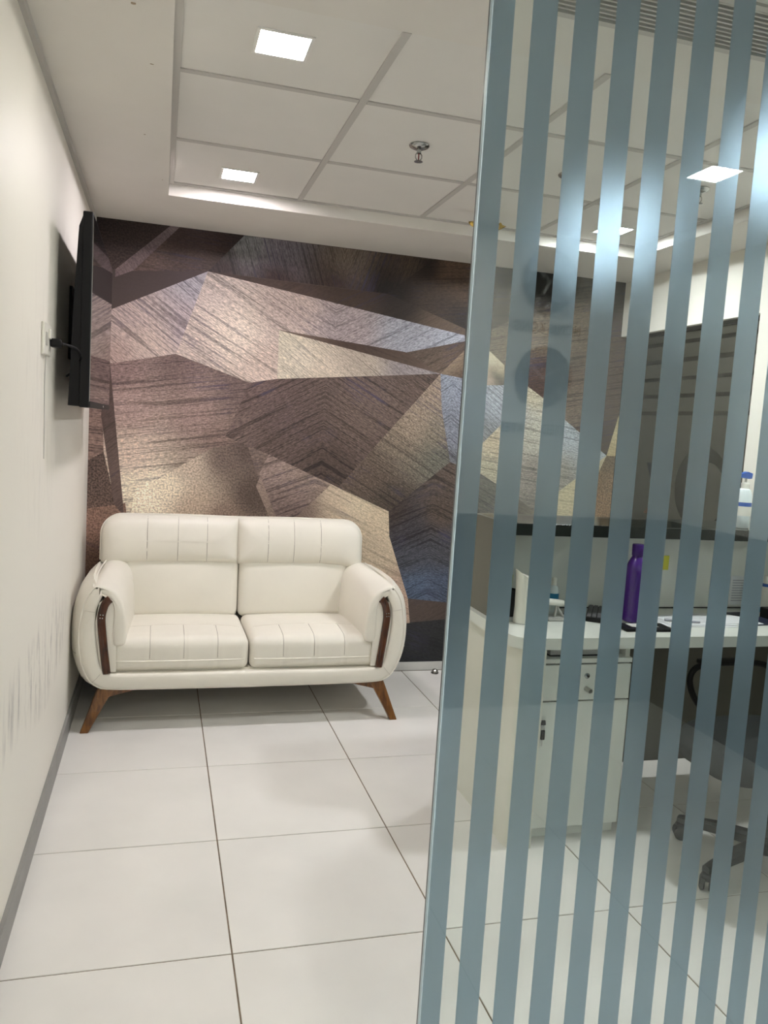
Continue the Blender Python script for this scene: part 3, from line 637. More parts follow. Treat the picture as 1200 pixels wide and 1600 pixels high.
def cushion(name, x0, x1, y0, y1, z0, z1, r, crown, grooves, parent, faces='tf', n=(56, 40, 16), tilt=0, front_crown=0., grv=.004, rtop=None, gl0=None, asym=None):
    # rounded padded block with puffed faces and sewn channels
    nx, ny, nz = n; cx, cy, cz = (x0+x1)/2, (y0+y1)/2, (z0+z1)/2; hx, hy, hz = (x1-x0)/2, (y1-y0)/2, (z1-z0)/2
    bm = bmesh.new(); grid = {}
    def vert(i, j, k):
        key = (i, j, k)
        if key in grid: return grid[key]
        u, v, w_ = -1+2*i/nx, -1+2*j/ny, -1+2*k/nz
        # bunch samples near the edges
        f = lambda t: math.copysign(1-(1-abs(t))**1.25, t)
        p = Vector((f(u)*hx, f(v)*hy, f(w_)*hz))
        rr = r
        if asym: rr = asym(p.x, p.z, r)
        q = Vector((max(-hx+rr, min(hx-rr, p.x)), max(-hy+r, min(hy-r, p.y)), max(-hz+r, min(hz-r, p.z))))
        d = p-q; 
        if d.length > 1e-9:
            # project cube surface to rounded surface
            e = Vector((d.x/rr, d.y/r, d.z/r)); L_ = max(abs(e.x), abs(e.y), abs(e.z)); e = e*(L_/e.length) if e.length > 0 else e
            p = q + Vector((e.x*rr, e.y*r, e.z*r))
        a, b2, c = p.x/hx, p.y/hy, p.z/hz
        pu = lambda s_: max(0, 1-s_*s_)
        if 't' in faces: p.z += crown*pu(a)**.6*pu(b2)**.6*max(0, c)
        if 'f' in faces: p.y -= front_crown*pu(a)**.6*pu(c)**.6*max(0, -b2)
        for gx, ylim in grooves:
            g_ = math.exp(-((p.x+cx-gx)/.006)**2)*grv
            on_top = 1 if (gl0 is None or (p.y+cy) < ylim) else 0
            if 't' in faces: p.z -= g_*max(0, c)*on_top
            p.y += g_*max(0, -b2)
        grid[key] = bm.verts.new((p.x+cx, p.y+cy, p.z+cz)); return grid[key]
    for i in range(nx):
        for j in range(ny):
            for k in (0, nz): bm.faces.new([vert(i,j,k), vert(i+1,j,k), vert(i+1,j+1,k), vert(i,j+1,k)])
    for i in range(nx):
        for k in range(nz):
            for j in (0, ny): bm.faces.new([vert(i,j,k), vert(i+1,j,k), vert(i+1,j,k+1), vert(i,j,k+1)])
    for j in range(ny):
        for k in range(nz):
            for i in (0, nx): bm.faces.new([vert(i,j,k), vert(i,j+1,k), vert(i,j+1,k+1), vert(i,j,k+1)])
    bmesh.ops.recalc_face_normals(bm, faces=bm.faces)
    if tilt:
        bmesh.ops.rotate(bm, verts=bm.verts, cent=(cx, y0, z0), matrix=Matrix.Rotation(tilt, 3, 'X'))
    me = bpy.data.meshes.new(name); bm.to_mesh(me); bm.free(); me.materials.append(M['leather'])
    me.polygons.foreach_set('use_smooth', [True]*len(me.polygons))
    o = bpy.data.objects.new(name, me); COL.objects.link(o); o.parent = parent
    return o
from mathutils.bvhtree import BVHTree
def surf_line(o, a, b_, dirv, n_=26, off=.0006, r=.0011, name='seam', m='seam'):
    # a sewn line laid on the surface of cushion o: cast from a..b along dirv
    me = o.data; bv = BVHTree.FromPolygons([v.co for v in me.vertices], [tuple(p.vertices) for p in me.polygons]); pts = []
    for k in range(n_+1):
        p = Vector(a).lerp(Vector(b_), k/n_); d = Vector(dirv(k/n_) if callable(dirv) else dirv).normalized()
        h, nn, i_, dd = bv.ray_cast(p, d)
        if h: pts.append(h - d*off)
    if len(pts) > 2: MB().tube(pts, r, 5).build(name, m, o, True)
# seats
for (a, b2, gs) in ((-.612, -.001, (-.447, -.297, -.145)), (.004, .618, (.160, .309, .458))):
    s = cushion('seat_cushion', a, b2, .012, .50, .262, .412, .034, .026, [(g_, .20) for g_ in gs], SO, 'tf', (64, 40, 16), front_crown=.012, gl0=True)
    for g_ in gs:
        pts_o = [(.0 + g_*0, 0, 0)]
        # up the front and back over the top to the fold
        surf_line(s, (g_, -.05, .325), (g_, -.05, .395), (0, 1, 0), 10)
        surf_line(s, (g_, .035, .55), (g_, .185, .55), (0, 0, -1), 14)
        surf_line(s, (g_, -.05, .43), (g_, .02, .50), (0, .7, -.7), 8)
    surf_line(s, (a+.03, .19, .55), (b2-.03, .19, .55), (0, 0, -1), 24, r=.0010, m='piping', name='fold_seam')
    surf_line(s, (a+.020, -.05, .314), (b2-.020, -.05, .314), (0, 1, 0), 24, off=.0, r=.0036, name='piping', m='piping')
# lower backs
for (a, b2) in ((-.600, -.014), (-.012, .575)):
    cushion('back_cushion', a, b2, .455, .60, .405, .715, .035, 0, [], SO, 'f', (40, 14, 30), tilt=math.radians(-5), front_crown=.022)
# headrests
def asym_l(px_, pz_, r): return .085 if (px_ < -.15 and pz_ > 0) else r
def asym_r(px_, pz_, r): return .085 if (px_ > .15 and pz_ > 0) else r
def headrest(a, b2, gs, side):
    # pillow with one big rounded upper outer corner, built from a rounded outline
    z0, z1, y0, y1 = .672, .918, .440, .610; rb, rs = .10, .014; ro = .045
    x_out, x_in = (a, b2) if side < 0 else (b2, a)
    sgn = -1 if side < 0 else 1
    out = []
    def arc(cx_, cz_, r, a0, a1, n_=10):
        return [(cx_+r*math.cos(a0+(a1-a0)*k/n_), cz_+r*math.sin(a0+(a1-a0)*k/n_)) for k in range(n_+1)]
    # outline for the right-hand pillow (outer = +x), mirrored if needed; local width
    wd = abs(b2-a); pts = []
    pts += [(rs*.3+(wd-rb-rs*.3)*k/22, z1+.004*math.sin(PI*k/22)) for k in range(23)]
    pts += arc(wd-rb, z1-rb, rb, PI/2, 0)[1:]
    pts += [(wd, z1-rb-(z1-rb-z0-ro+.02)*k/8) for k in range(1, 9)]
    pts += arc(wd-ro, z0+ro-.02, ro, 0, -PI/2, 8)[1:]
    pts += [(wd-ro-.012*k, z0-.02+.0035*k) for k in range(1, 6)]
    lx, lz = pts[-1]
    pts += [(lx*(1-k/18)+rs*.3*k/18, lz+(z0+.004-lz)*min(1, k/4)) for k in range(1, 19)]
    pts += [(0, z0+(z1-z0)*k/10) for k in range(1, 10)]
    cxm, czm = wd*.5, (z0+z1)/2
    prof = [(0, .30, y0+.075), (0, .0, y0+.055)]
    # rings from the rim (at half depth) inwards to the front centre, with a puffed face
    rings = [(0.0, y0+.085), (.002, y0+.060), (.010, y0+.036), (.022, y0+.020), (.040, y0+.009), (.065, y0+.002), (.095, y0-.003), (.12, y0-.004)]
    n_ = len(pts); V = []; Fc = []
    def inset(d):
        res = []
        for (x, z) in pts:
            # move towards the medial rectangle
            qx = min(max(x, d), wd-d); qz = min(max(z, z0+d), z1-d)
            if d > 0:
                vx, vz = x-cxm, z-czm
                k = max(abs(vx)/(wd/2), abs(vz)/((z1-z0)/2)); 
                qx = cxm + vx*(1-d/(wd/2)); qz = czm + vz*(1-d/((z1-z0)/2)*1.0)
            res.append((qx, qz))
        return res
    for d, y in rings:
        for (x, z) in inset(d): V.append((x, y, z))
    for s in range(len(rings)-1):
        for k in range(n_): Fc.append((s*n_+k, s*n_+(k+1)%n_, (s+1)*n_+(k+1)%n_, (s+1)*n_+k))
    Fc.append(tuple(range((len(rings)-1)*n_, len(rings)*n_)))
    b0 = len(V)
    for d, y in ((0.0, y0+.12), (.012, y0+.155), (.04, y1)):
        for (x, z) in inset(d): V.append((x, y, z))
    for k in range(n_): Fc.append((k, b0+k, b0+(k+1)%n_, (k+1)%n_))
    for s in range(2):
        for k in range(n_): Fc.append((b0+s*n_+k, b0+(s+1)*n_+k, b0+(s+1)*n_+(k+1)%n_, b0+s*n_+(k+1)%n_))
    Fc.append(tuple(reversed(range(b0+2*n_, b0+3*n_))))
    X = (lambda x: a+x) if side > 0 else (lambda x: b2-x)
    V2 = []
    for (x, y, z) in V:
        xx = X(x); yy = y + (z-z0)*.10
        gsum = sum(math.exp(-((xx-g_)/.007)**2) for g_ in gs)
        if y < y0+.05: yy += .005*gsum
        V2.append((xx, yy, z))
    # split the big front polygon by re-triangulating through bmesh for the grooves
    o = MB().add(V2, Fc).build('headrest', 'leather', SO, True, autosm=70)
    for g_ in gs: surf_line(o, (g_, .30, z0+.022), (g_, .30, z1-.004), (0, 1, 0), 16, r=.0012)
    rim = [(X(x), y0+.073+(z-z0)*.10, z) for (x, z) in pts[:42]]
    MB().tube(rim, .0042, 6).build('piping', 'piping', o, True)
headrest(-.697, -.015, (-.474, -.325, -.181), -1)
headrest(-.030, .648, (.131, .267, .410), 1)
# arm pads draped over the arms
secR = [(.694, .658), (.674, .668), (.645, .664), (.612, .646), (.582, .614), (.562, .57), (.552, .50), (.551, .43), (.557, .395), (.585, .385), (.606, .395), (.611, .45), (.610, .52), (.611, .560), (.620, .590), (.648, .612), (.684, .638)]
for sx in (-1, 1):
    S2 = smooth_path([(p[0], 0, p[1]) for p in secR]+[(secR[0][0], 0, secR[0][1])], 3)[:-1]; nS = len(S2)
    V = []; Fc = []
    nrm_ = []
    for k in range(nS):
        t_ = S2[(k+1) % nS]-S2[k-1]; nrm_.append(Vector((-t_.z, 0, t_.x)).normalized())
    area_ = sum(S2[k].x*S2[(k+1) % nS].z-S2[(k+1) % nS].x*S2[k].z for k in range(nS))
    sg_ = 1 if area_ > 0 else -1                      # towards the inside of the section
    stn = [(-.010, .0135), (-.008, .009), (-.003, .004), (.006, .001), (.018, 0), (.10, -.002), (.22, -.003), (.34, -.002), (.46, 0), (.52, .003)]
    for (y, dd) in stn:
        t_ = max(0, (y-.05)/.47)
        for p, n1 in zip(S2, nrm_):
            q = p + n1*sg_*dd
            inn = max(0, min(1, (.675-q.x)/.08)); hi = max(0, min(1, (q.z-.48)/.12)); hi = hi*hi*(3-2*hi)
            V.append((sx*(q.x-.030*t_), y, q.z + t_*hi*(.028+.026*inn)))
    for s in range(len(stn)-1):
        for k in range(nS): Fc.append((s*nS+k, s*nS+(k+1)%nS, (s+1)*nS+(k+1)%nS, (s+1)*nS+k))
    Fc += [tuple(range(nS)), tuple(range((len(stn)-1)*nS, len(stn)*nS))]
    pad = MB().add(V, Fc).build('arm_pad', 'leather', SO, True, autosm=75)
    # piping along the outer top edge and down the front lower edge
    edge = [(.600, .0, .40), (.603, -.004, .45), (.598, -.005, .52), (.601, -.006, .566), (.613, -.006, .594), (.648, -.005, .618), (.686, .002, .644), (.694, .02, .660), (.692, .12, .672), (.685, .26, .683), (.672, .40, .690), (.664, .48, .692)]
    MB().tube([(sx*p.x, p.y, p.z) for p in smooth_path(edge, 5)], .0042, 6).build('piping', 'piping', pad, True)
# cream arm core behind the trims
for sx in (-1, 1): MB().prism([(sx*.590, .27), (sx*.655, .27), (sx*.676, .42), (sx*.682, .50), (sx*.668, .585), (sx*.640, .605), (sx*.604, .575), (sx*.596, .50)], -.003, .56, 'xz').build('arm_core', 'leather', SO)
# walnut trims
tr = smooth_path([(.622, 0, .604), (.638, 0, .588), (.650, 0, .560), (.657, 0, .515), (.652, 0, .45), (.643, 0, .37), (.634, 0, .30), (.630, 0, .266)], 6)
for sx in (-1, 1):
    V = []; Fc = []
    for i, p in enumerate(tr):
        t_ = (tr[min(i+1, len(tr)-1)]-tr[max(i-1, 0)]).normalized(); nn = Vector((t_.z, 0, -t_.x)); hw = .0175
        prof = [(-1, .035), (-1, -.006), (-.75, -.013), (0, -.016), (.75, -.013), (1, -.006), (1, .035)]
        for (a_, y) in prof: q = p+nn*hw*a_; V.append((sx*q.x, y-.004, q.z))
    m_ = 7
    for i in range(len(tr)-1):
        for k in range(m_): Fc.append((i*m_+k, i*m_+(k+1)%m_, (i+1)*m_+(k+1)%m_, (i+1)*m_+k))
    Fc += [tuple(range(m_)), tuple(range((len(tr)-1)*m_, len(tr)*m_))]
    trim = MB().add(V, Fc).build('arm_trim', 'wood_d', SO, True, autosm=50)
    for (dx, dz) in ((-.005, .006), (.006, .007), (-.003, -.008), (.007, -.007)):
        MB().lathe([(.0026, -.0015), (.0026, .0005), (.0012, .0016)], 8, axis='y').build('stud', 'steel', trim, True, loc=(sx*(.655+dx), -.021, .528+dz))
# legs: tapered, splayed, with a bracket rail running inwards
for sx in (-1, 1):
    for (yt, yf, back) in ((.035, -.012, 0), (.60, .64, 1)):
        V = []; 
        top = [(.600, .19), (.668, .192)]; bot = [(.700, 0.0), (.736, 0.0)]
        for z, (xa, xb), yc, hd in ((0.0, (.700, .736), yf, .016), (.09, (.652, .703), (yf+yt)/2, .021), (.150, (.618, .682), yt-.003, .025), (.192, (.590, .664), yt, .027)):
            V += [(sx*xa, yc-hd, z), (sx*xb, yc-hd, z), (sx*xb, yc+hd, z), (sx*xa, yc+hd, z)]
        Fc = [(0,1,2,3), (12,13,14,15)]
        for s in range(3):
            for k in range(4): Fc.append((s*4+k, s*4+(k+1)%4, (s+1)*4+(k+1)%4, (s+1)*4+k))
        lg = MB().add(V, Fc).build('leg', 'wood_l', SO)
        bv = lg.modifiers.new('soft', 'BEVEL'); bv.width = .004; bv.segments = 2
        MB().prism([(sx*.625, .148), (sx*.50, .180), (sx*.46, .190), (sx*.625, .190)], yt-.018, yt+.018, 'xz').build('bracket', 'wood_l', SO)

# ------------------------------------------------------------------ television, socket, cable
TVX, TY0_, TY1_, TZ0, TZ1 = -.240, 2.95, 4.03, 1.432, 2.088
tv = thing('television', 'flat black television mounted on the cream wall, its screen mirroring the mural', 'television', (XL, (TY0_+TY1_)/2, TZ0))
def tl(x, y, z): return (x-XL, y-(TY0_+TY1_)/2, z-TZ0)
b_ = MB(); (x0, y0, z0), (x1, y1, z1) = tl(TVX-.034, TY0_, TZ0), tl(TVX-.002, TY1_, TZ1); b_.rbox(x0, x1, y0, y1, z0, z1, .004).build('casing', 'black', tv)
pr = [(TVX-.030, TZ1-.004), (TVX-.046, TZ1-.05), (TVX-.056, TZ1-.25), (TVX-.066, TZ0+.12), (TVX-.070, TZ0+.004), (TVX-.030, TZ0+.004)]
MB().prism([(a-XL, b2-TZ0) for a, b2 in pr], tl(0, TY0_+.006, 0)[1], tl(0, TY1_-.006, 0)[1], 'xz').build('back_shell', 'black', tv)
(x0, y0, z0), (x1, y1, z1) = tl(TVX-.004, TY0_+.010, TZ0+.022), tl(TVX, TY1_-.004, TZ1-.010); MB().box(x0, x1, y0, y1, z0, z1).build('screen', 'screen', tv)
(x0, y0, z0), (x1, y1, z1) = tl(TVX-.004, TY0_+.010, TZ0+.002), tl(TVX+.0015, TY1_-.004, TZ0+.020); MB().box(x0, x1, y0, y1, z0, z1).build('lower_bezel', 'chairpl', tv)
(x0, y0, z0), (x1, y1, z1) = tl(TVX+.001, 3.60, TZ0+.007), tl(TVX+.002, 3.64, TZ0+.014); MB().box(x0, x1, y0, y1, z0, z1).build('badge', 'greypl', tv)
(x0, y0, z0), (x1, y1, z1) = tl(XL+.001, 3.40, 1.62), tl(XL+.012, 3.58, 1.90); br = MB().box(x0, x1, y0, y1, z0, z1).build('wall_plate', 'black', tv)
for yy in (3.43, 3.55):
    (x0, y0, z0), (x1, y1, z1) = tl(XL+.010, yy-.012, 1.68), tl(TVX-.050, yy+.012, 1.84); MB().box(x0, x1, y0, y1, z0, z1).build('bracket_arm', 'black', tv)
sk = thing('wall_socket', 'white wall socket on the cream wall beside the television', 'socket', (XL, 2.745, 1.585))
MB().rbox(0, .010, -.075, .075, 0, .10, .004).build('plate', 'whitepl', sk)
MB().rbox(.010, .016, .010, .050, .055, .085, .002).build('switch', 'whitepl', sk)
MB().box(.010, .012, -.05, -.02, .03, .07).build('outlet', 'greypl', sk)
pl_ = MB().rbox(.011, .045, -.018, .018, -.014, .014, .006).build('plug', 'black', tv, loc=tl(XL, 2.80, 1.63))
MB().tube(smooth_path([(.044, 0, 0), (.062, .03, -.002), (.080, .10, -.006), (.090, .14, -.030), (.062, .22, -.070), (.030, .30, -.090)], 6), .0042, 8).build('power_cord', 'black', tv, True, loc=tl(XL, 2.80, 1.63))
tag(MB().tube(smooth_path([(XL+.006, 2.735, 1.586), (XL+.003, 2.742, 1.50), (XL+.003, 2.750, 1.36), (XL+.003, 2.752, 1.26)], 5), .0013, 5).build('thin_wire', 'greypl', None, True), 'thin wire hanging down the wall below the white socket', 'wire')

# ------------------------------------------------------------------ door stop
ds = thing('door_stop', 'small round steel door stop on the floor by the mural wall', 'door stop', (1.612, 4.35, 0))
MB().lathe([(.021, 0), (.021, .006), (.0205, .012), (.017, .021), (.010, .027), (.003, .029)], 24).build('dome', 'brass' if False else 'steel', ds, True)
MB().lathe([(.0215, .004), (.0225, .007), (.0215, .010)], 24, caps=False).build('rubber_ring', 'black', ds, True)

# ------------------------------------------------------------------ reception desk
DX, DY0, DY1, DZ = 1.197, 2.395, 2.845, .75
dk = thing('reception_desk', 'white reception desk with rounded corner and cream side panel', 'desk', (DX, DY0, 0))
def dl(x, y): return x-DX, y-DY0
# top slab with a rounded near-left corner
rc = .075; xl, xr_, yn, yf_ = 1.172-DX, XR-.002-DX, 0, DY1-DY0
poly = [(xl+rc-rc*math.cos(a), yn+rc-rc*math.sin(a)) for a in [PI/2*k/10 for k in range(11)]] + [(xr_, yn), (xr_, yf_), (DX+.018-DX, yf_), (DX+.018-DX, 2.90-DY0), (xl, 2.90-DY0)]
MB().prism(poly, .710, .750, 'xy').build('worktop', 'lam_w', dk, True, autosm=30)
# cream side panel with rounded front edge
pr_ = .045; ps = [(0+pr_-pr_*math.cos(a), .0+pr_-pr_*math.sin(a)) for a in [PI/2*k/8 for k in range(9)]] + [(.090, 0), (.090, .03), (.025, .05), (.025, 2.895-DY0), (0, 2.895-DY0)]
MB().prism(ps, 0, .709, 'xy').build('side_panel', 'lam_c', dk, True, autosm=30)
MB().box(.03, xr_, yf_-.02, yf_-.002, .094, .709).build('modesty_panel', 'lam_t', dk)
MB().box(xr_-.03, xr_, .02, yf_-.025, 0, .709).build('end_panel', 'lam_w', dk)
hu = thing('counter_ledge', 'raised counter with black granite top and white back panel above the desk', 'counter', (DX, DY1, .75))
LX1 = XR-.002-DX
MB().box(0, .018, 2.615-DY1, 2.897-DY1, .0005, .366).build('end_panel', 'lam_t', hu)
MB().box(.0185, LX1, .002, .022, .0005, .322).build('back_panel', 'lam_w', hu)
MB().rbox(.0185, LX1, 2.61-DY1, 2.93-DY1, .322, .366, .002, 1).build('granite_top', 'ledge', hu)
MB().box(.019, LX1, -.004, .002, .0005, .004).build('shadow_joint', 'gap', hu)
MB().box(.03, LX1, .03, .05, -.65, .322).build('front_panel', 'lam_w', hu)
# drawer unit
CX0, CX1, CY = 1.292, 1.652, 2.44
cu = thing('drawer_unit', 'white drawer unit with lock and knob under the desk, open slot on top', 'cabinet', ((CX0+CX1)/2, CY, 0))
cw = (CX1-CX0)/2
cs_ = MB(); cs_.box(-cw, -cw+.018, .018, .38, .04, .706); cs_.box(cw-.018, cw, .018, .38, .04, .706); cs_.box(-cw+.018, cw-.018, .018, .38, .648, .664); cs_.box(-cw+.018, cw-.018, .018, .38, .04, .056); cs_.box(-cw+.018, cw-.018, .37, .38, .056, .706)
cs_.build('carcass', 'lam_w', cu); MB().box(-cw, cw, .0, .018, .648, .664).build('shelf_edge', 'lam_w', cu)
MB().box(-cw, cw, .03, .045, .0, .04).build('toe_kick', 'lam_w', cu)
MB().box(-cw+.016, cw-.016, .0185, .024, .045, .646).build('shadow_gap', 'gap', cu)
dr = MB().rbox(-cw+.001, cw-.001, 0, .018, .514, .642, .001, 1).build('drawer', 'lam_w', cu)
MB().lathe([(.010, 0), (.010, -.004), (.008, -.005)], 18, axis='y').build('lock', 'chrome', dr, True, loc=(.003, 0, .602))
MB().box(-.0015, .0015, -.006, -.005, -.004, .004).build('keyhole', 'gap', dr, loc=(.003, 0, .602))
kn = MB().tube([(0, 0, 0), (.003, -.012, -.002), (.006, -.024, -.004)], .0085, 14).build('knob', 'steel', dr, True, loc=(.003, 0, .556))
MB().rbox(-cw+.001, cw-.001, 0, .018, .046, .509, .001, 1).build('door', 'lam_w', cu)
ky = thing('key_bunch', 'small key with black fob hanging from the lock of the drawer unit door', 'keys', (1.316, CY-.001, .43))
MB().lathe([(.009, 0), (.009, -.004)], 14, axis='y').build('lock', 'chrome', ky, True)
MB().prism([(-.008, .002), (.008, .002), (.006, .018), (-.006, .018)], -.012, -.005, 'xz').build('key_bow', 'black', ky)
MB().tube([(.006*math.cos(a), -.009, -.008+.012*math.sin(a)) for a in [2*PI*k/14 for k in range(15)]], .0008, 5).build('ring', 'steel', ky)
MB().rbox(-.007, .008, -.013, -.006, -.052, -.016, .003).build('fob', 'black', ky)
MB().box(-.003, .001, -.011, -.009, -.075, -.050).build('key_blade', 'steel', ky)
nb_ = thing('notebook', 'black notebook with pale pages lying in the slot over the drawer', 'notebook', (1.44, 2.52, .664))
MB().box(-.10, .12, -.05, .09, .0005, .004).build('cover', 'black', nb_); MB().box(-.096, .114, -.046, .088, .004, .024).build('pages', 'pages', nb_); MB().box(-.10, .12, -.05, .09, .024, .028).build('cover', 'black', nb_); MB().box(.115, .12, -.05, .09, .004, .024).build('spine', 'black', nb_)

fl = thing('black_folder', 'black folder on top of the notebook in the slot over the drawer', 'folder', (1.43, 2.53, .6925))
MB().rbox(-.118, .125, -.062, .10, 0, .0135, .003).build('cover', 'black', fl)
# ------------------------------------------------------------------ things on the desk
tw = thing('router_tower', 'curved white tower with slanted top at the rounded desk corner', 'router', (1.290, 2.615, DZ))
sec = []
V = []; Fc = []
for i, (z, hw) in enumerate(((.0, .031), (.06, .028), (.12, .029), (.17, .032), (.20, .036))):
    for k in range(20):
        a = 2*PI*k/20; x = hw*math.cos(a); y = .030*math.sin(a)
        zz_ = z if i < 4 else z - .030*(x+hw)/(2*hw) - .012*(1 - (x/hw)**2)
        V.append((x, y, zz_))
for s in range(4):
    for k in range(20): Fc.append((s*20+k, s*20+(k+1)%20, (s+1)*20+(k+1)%20, (s+1)*20+k))
Fc += [tuple(range(20)), tuple(range(80, 100))]
MB().add(V, Fc).build('body', 'whitepl', tw, True); MB().lathe([(.033, 0.0005), (.033, .003)], 24).build('base_ring', 'greypl', tw, True)
ph = thing('pen_holder', 'black pen holder with coloured pens behind the white tower', 'pen holder', (1.283, 2.735, DZ))
MB().lathe([(.036, .0005), (.036, .10), (.033, .10), (.033, .006)], 20).build('cup', 'black', ph, True)
for i, (dx, dy, m_) in enumerate(((-.022, -.014, 'orange'), (-.012, .01, 'yellow'), (.005, -.02, 'yellow'), (-.028, .004, 'red'), (.015, .01, 'bluepl'))):
    MB().tube([(dx*.5, dy*.5, .008), (dx, dy, .150+.004*i)], .0042, 8).build('pen', m_, ph, True)
sb = thing('sanitizer_bottle', 'small clear sanitizer bottle with blue label behind the desk phone', 'bottle', (1.505, 2.79, DZ))
MB().lathe([(.020, .0005), (.022, .006), (.022, .085), (.016, .10), (.009, .106)], 20).build('body', 'clearpl', sb, True)
MB().lathe([(.0224, .04), (.0224, .075)], 20, caps=False).build('label', 'teal', sb, True); MB().lathe([(.010, .104), (.010, .132), (.006, .136)], 14).build('cap', 'whitepl', sb, True)
pn = thing('desk_phone', 'pale grey phone handset on a tilted stand beside the sanitizer bottle', 'phone', (1.455, 2.665, DZ))
MB().rbox(-.05, .055, -.04, .05, .0005, .010, .004).build('base', 'greypl', pn)
hs = MB().rbox(-.065, .035, -.012, .016, -.012, .012, .010, 3).build('handset', 'whitepl', pn, True, loc=(0, 0, .064)); hs.rotation_euler = (0, .12, .25)
for s in (-1, 1): MB().tube([(.000, 0, .052), (.018*s+.012, -.006, .010)], .005, 8).build('stand_leg', 'greypl', pn, True)
MB().tube(smooth_path([(.036, .0, .060), (.058, .01, .066), (.066, .03, .03), (.070, .05, .006), (.072, .08, .004)], 5), .0022, 6).build('cord', 'black', pn, True)
kb = thing('keyboard', 'black computer keyboard on the desk left of the purple bottle', 'keyboard', (1.665, 2.700, DZ), 1.0)
MB().rbox(-.120, .120, -.050, .050, .0005, .016, .004).build('body', 'black', kb)
kme = None
for i in range(12):
    for j in range(5):
        if kme is None: o = MB().rbox(-.0078, .0078, -.0078, .0078, 0, .005, .001, 1).build('key', 'keys', kb); kme = o.data; o.location = (-.1035+.0188*i, -.038+.019*j, .016)
        else: inst(kme, 'key', kb, (-.1035+.0188*i, -.038+.019*j, .016))
pb = thing('water_bottle', 'tall purple plastic water bottle with diamond-textured body on the desk', 'bottle', (1.755, 2.62, DZ))
V = []; Fc = []; prof = [(.030, .001), (.038, .006), (.040, .02), (.040, .03)] + [(.040, .03+.17*k/34) for k in range(1, 35)] + [(.038, .215), (.033, .230), (.026, .243), (.021, .252), (.020, .262)]
sg = 48
for i, (r_, z) in enumerate(prof):
    for k in range(sg):
        a = 2*PI*k/sg; rr = r_ - (.0016 if (3 < i < 38 and ((k+i) % 4 == 0 or (k-i) % 4 == 0)) else 0); V.append((rr*math.cos(a), rr*math.sin(a), z))
for i in range(len(prof)-1):
    for k in range(sg): Fc.append((i*sg+k, i*sg+(k+1)%sg, (i+1)*sg+(k+1)%sg, (i+1)*sg+k))
Fc += [tuple(range(sg)), tuple(range((len(prof)-1)*sg, len(prof)*sg))]
MB().add(V, Fc).build('body', 'purple', pb, True, autosm=25)
MB().lathe([(.0225, .256), (.0235, .258), (.0235, .296), (.022, .299), (.004, .300)], 28).build('cap', 'purple_d', pb, True)
bn = thing('pocket_diary', 'black pocket diary at the front of the desk under the purple bottle', 'diary', (1.735, 2.51, DZ), -.05)
MB().rbox(-.095, .095, -.045, .045, .0005, .012, .002, 1).build('cover', 'black', bn); MB().box(-.06, .05, -.02, .03, .0122, .013).build('card', 'pages', bn)
ps_ = thing('paper_stack', 'stack of white printed sheets with pen marks on the desk', 'papers', (2.02, 2.62, DZ), 0)
for i in range(4):
    o = MB().box(-.15, .15, -.085, .085, .0, .0014).build('sheet', 'paper', ps_, loc=(.01*i-.01, .006*i-.01, .0006+.0017*i)); o.rotation_euler = (0, 0, (-.06, .05, -.02, .09)[i])
    if i == 3:
        for k in range(6): MB().box(-.12, .10-.02*(k % 3), -.06+.022*k, -.056+.022*k, .0014, .0018).build('print_line', 'paper_g', o)
pe = tag(MB().tube([(1.885, 2.60, DZ+.0125), (2.01, 2.555, DZ+.0125)], .0042, 8).build('pen', 'paper_g', None, True), 'grey pen lying on the white sheets', 'pen')
fo = thing('clipboard', 'navy clipboard with a white page clipped on, right of the sheets', 'clipboard', (2.27, 2.625, DZ), .1)
MB().rbox(-.10, .12, -.085, .12, .0005, .005, .002, 1).build('board', 'navy', fo); MB().prism([(-.095, -.08), (.02, -.08), (.02, .03), (-.03, .11), (-.095, .11)], .0052, .0066, 'xy').build('page', 'paper', fo)
MB().rbox(-.07, -.02, .09, .118, .0066, .016, .004).build('clip', 'steel', fo)
bk = thing('card_box', 'black box with two white dots at the right end of the desk', 'box', (2.44, 2.62, DZ))
MB().rbox(-.05, .11, -.06, .06, .0005, .045, .004).build('body', 'black', bk)
for k in range(2): MB().lathe([(.006, 0), (.006, -.002)], 14, axis='y').build('dot', 'whitepl', bk, loc=(-.012, -.0605, .018+.016*k))
b2_ = thing('lotion_bottle', 'white pump bottle with blue collar at the right end of the desk', 'bottle', (2.465, 2.745, DZ))
MB().lathe([(.025, .0005), (.028, .006), (.028, .10), (.020, .118), (.012, .122)], 22).build('body', 'whitepl', b2_, True)
MB().lathe([(.0283, .008), (.0283, .030)], 22, caps=False).build('label', 'teal', b2_, True); MB().lathe([(.0205, .112), (.021, .124), (.012, .128)], 20).build('collar', 'bluepl', b2_, True); MB().lathe([(.010, .128), (.010, .160), (.004, .163)], 14).build('pump', 'whitepl', b2_, True)
nt_ = tag(MB().box(2.005, 2.055, DY1-.0012, DY1+.0015, .912, .972).build('sticky_note', 'yellow'), 'yellow sticky note on the white panel above the desk', 'note')
lt = thing('taped_notice', 'printed notice taped to the white panel above the clipboard', 'notice', (2.425, DY1+.001, .765))
MB().box(-.055, .055, -.002, .0005, 0, .125).build('sheet', 'paper', lt)
for k in range(9): MB().box(-.044, .044-.012*(k % 3), -.0026, -.002, .016+.011*k, .020+.011*k).build('print_line', 'paper_g', lt)
sd = thing('hand_sanitizer', 'tall clear pump bottle with blue head on the black counter top', 'bottle', (2.262, 2.69, 1.1165))
MB().lathe([(.028, .0005), (.031, .006), (.031, .13), (.022, .155), (.012, .160)], 22).build('body', 'clearpl', sd, True)
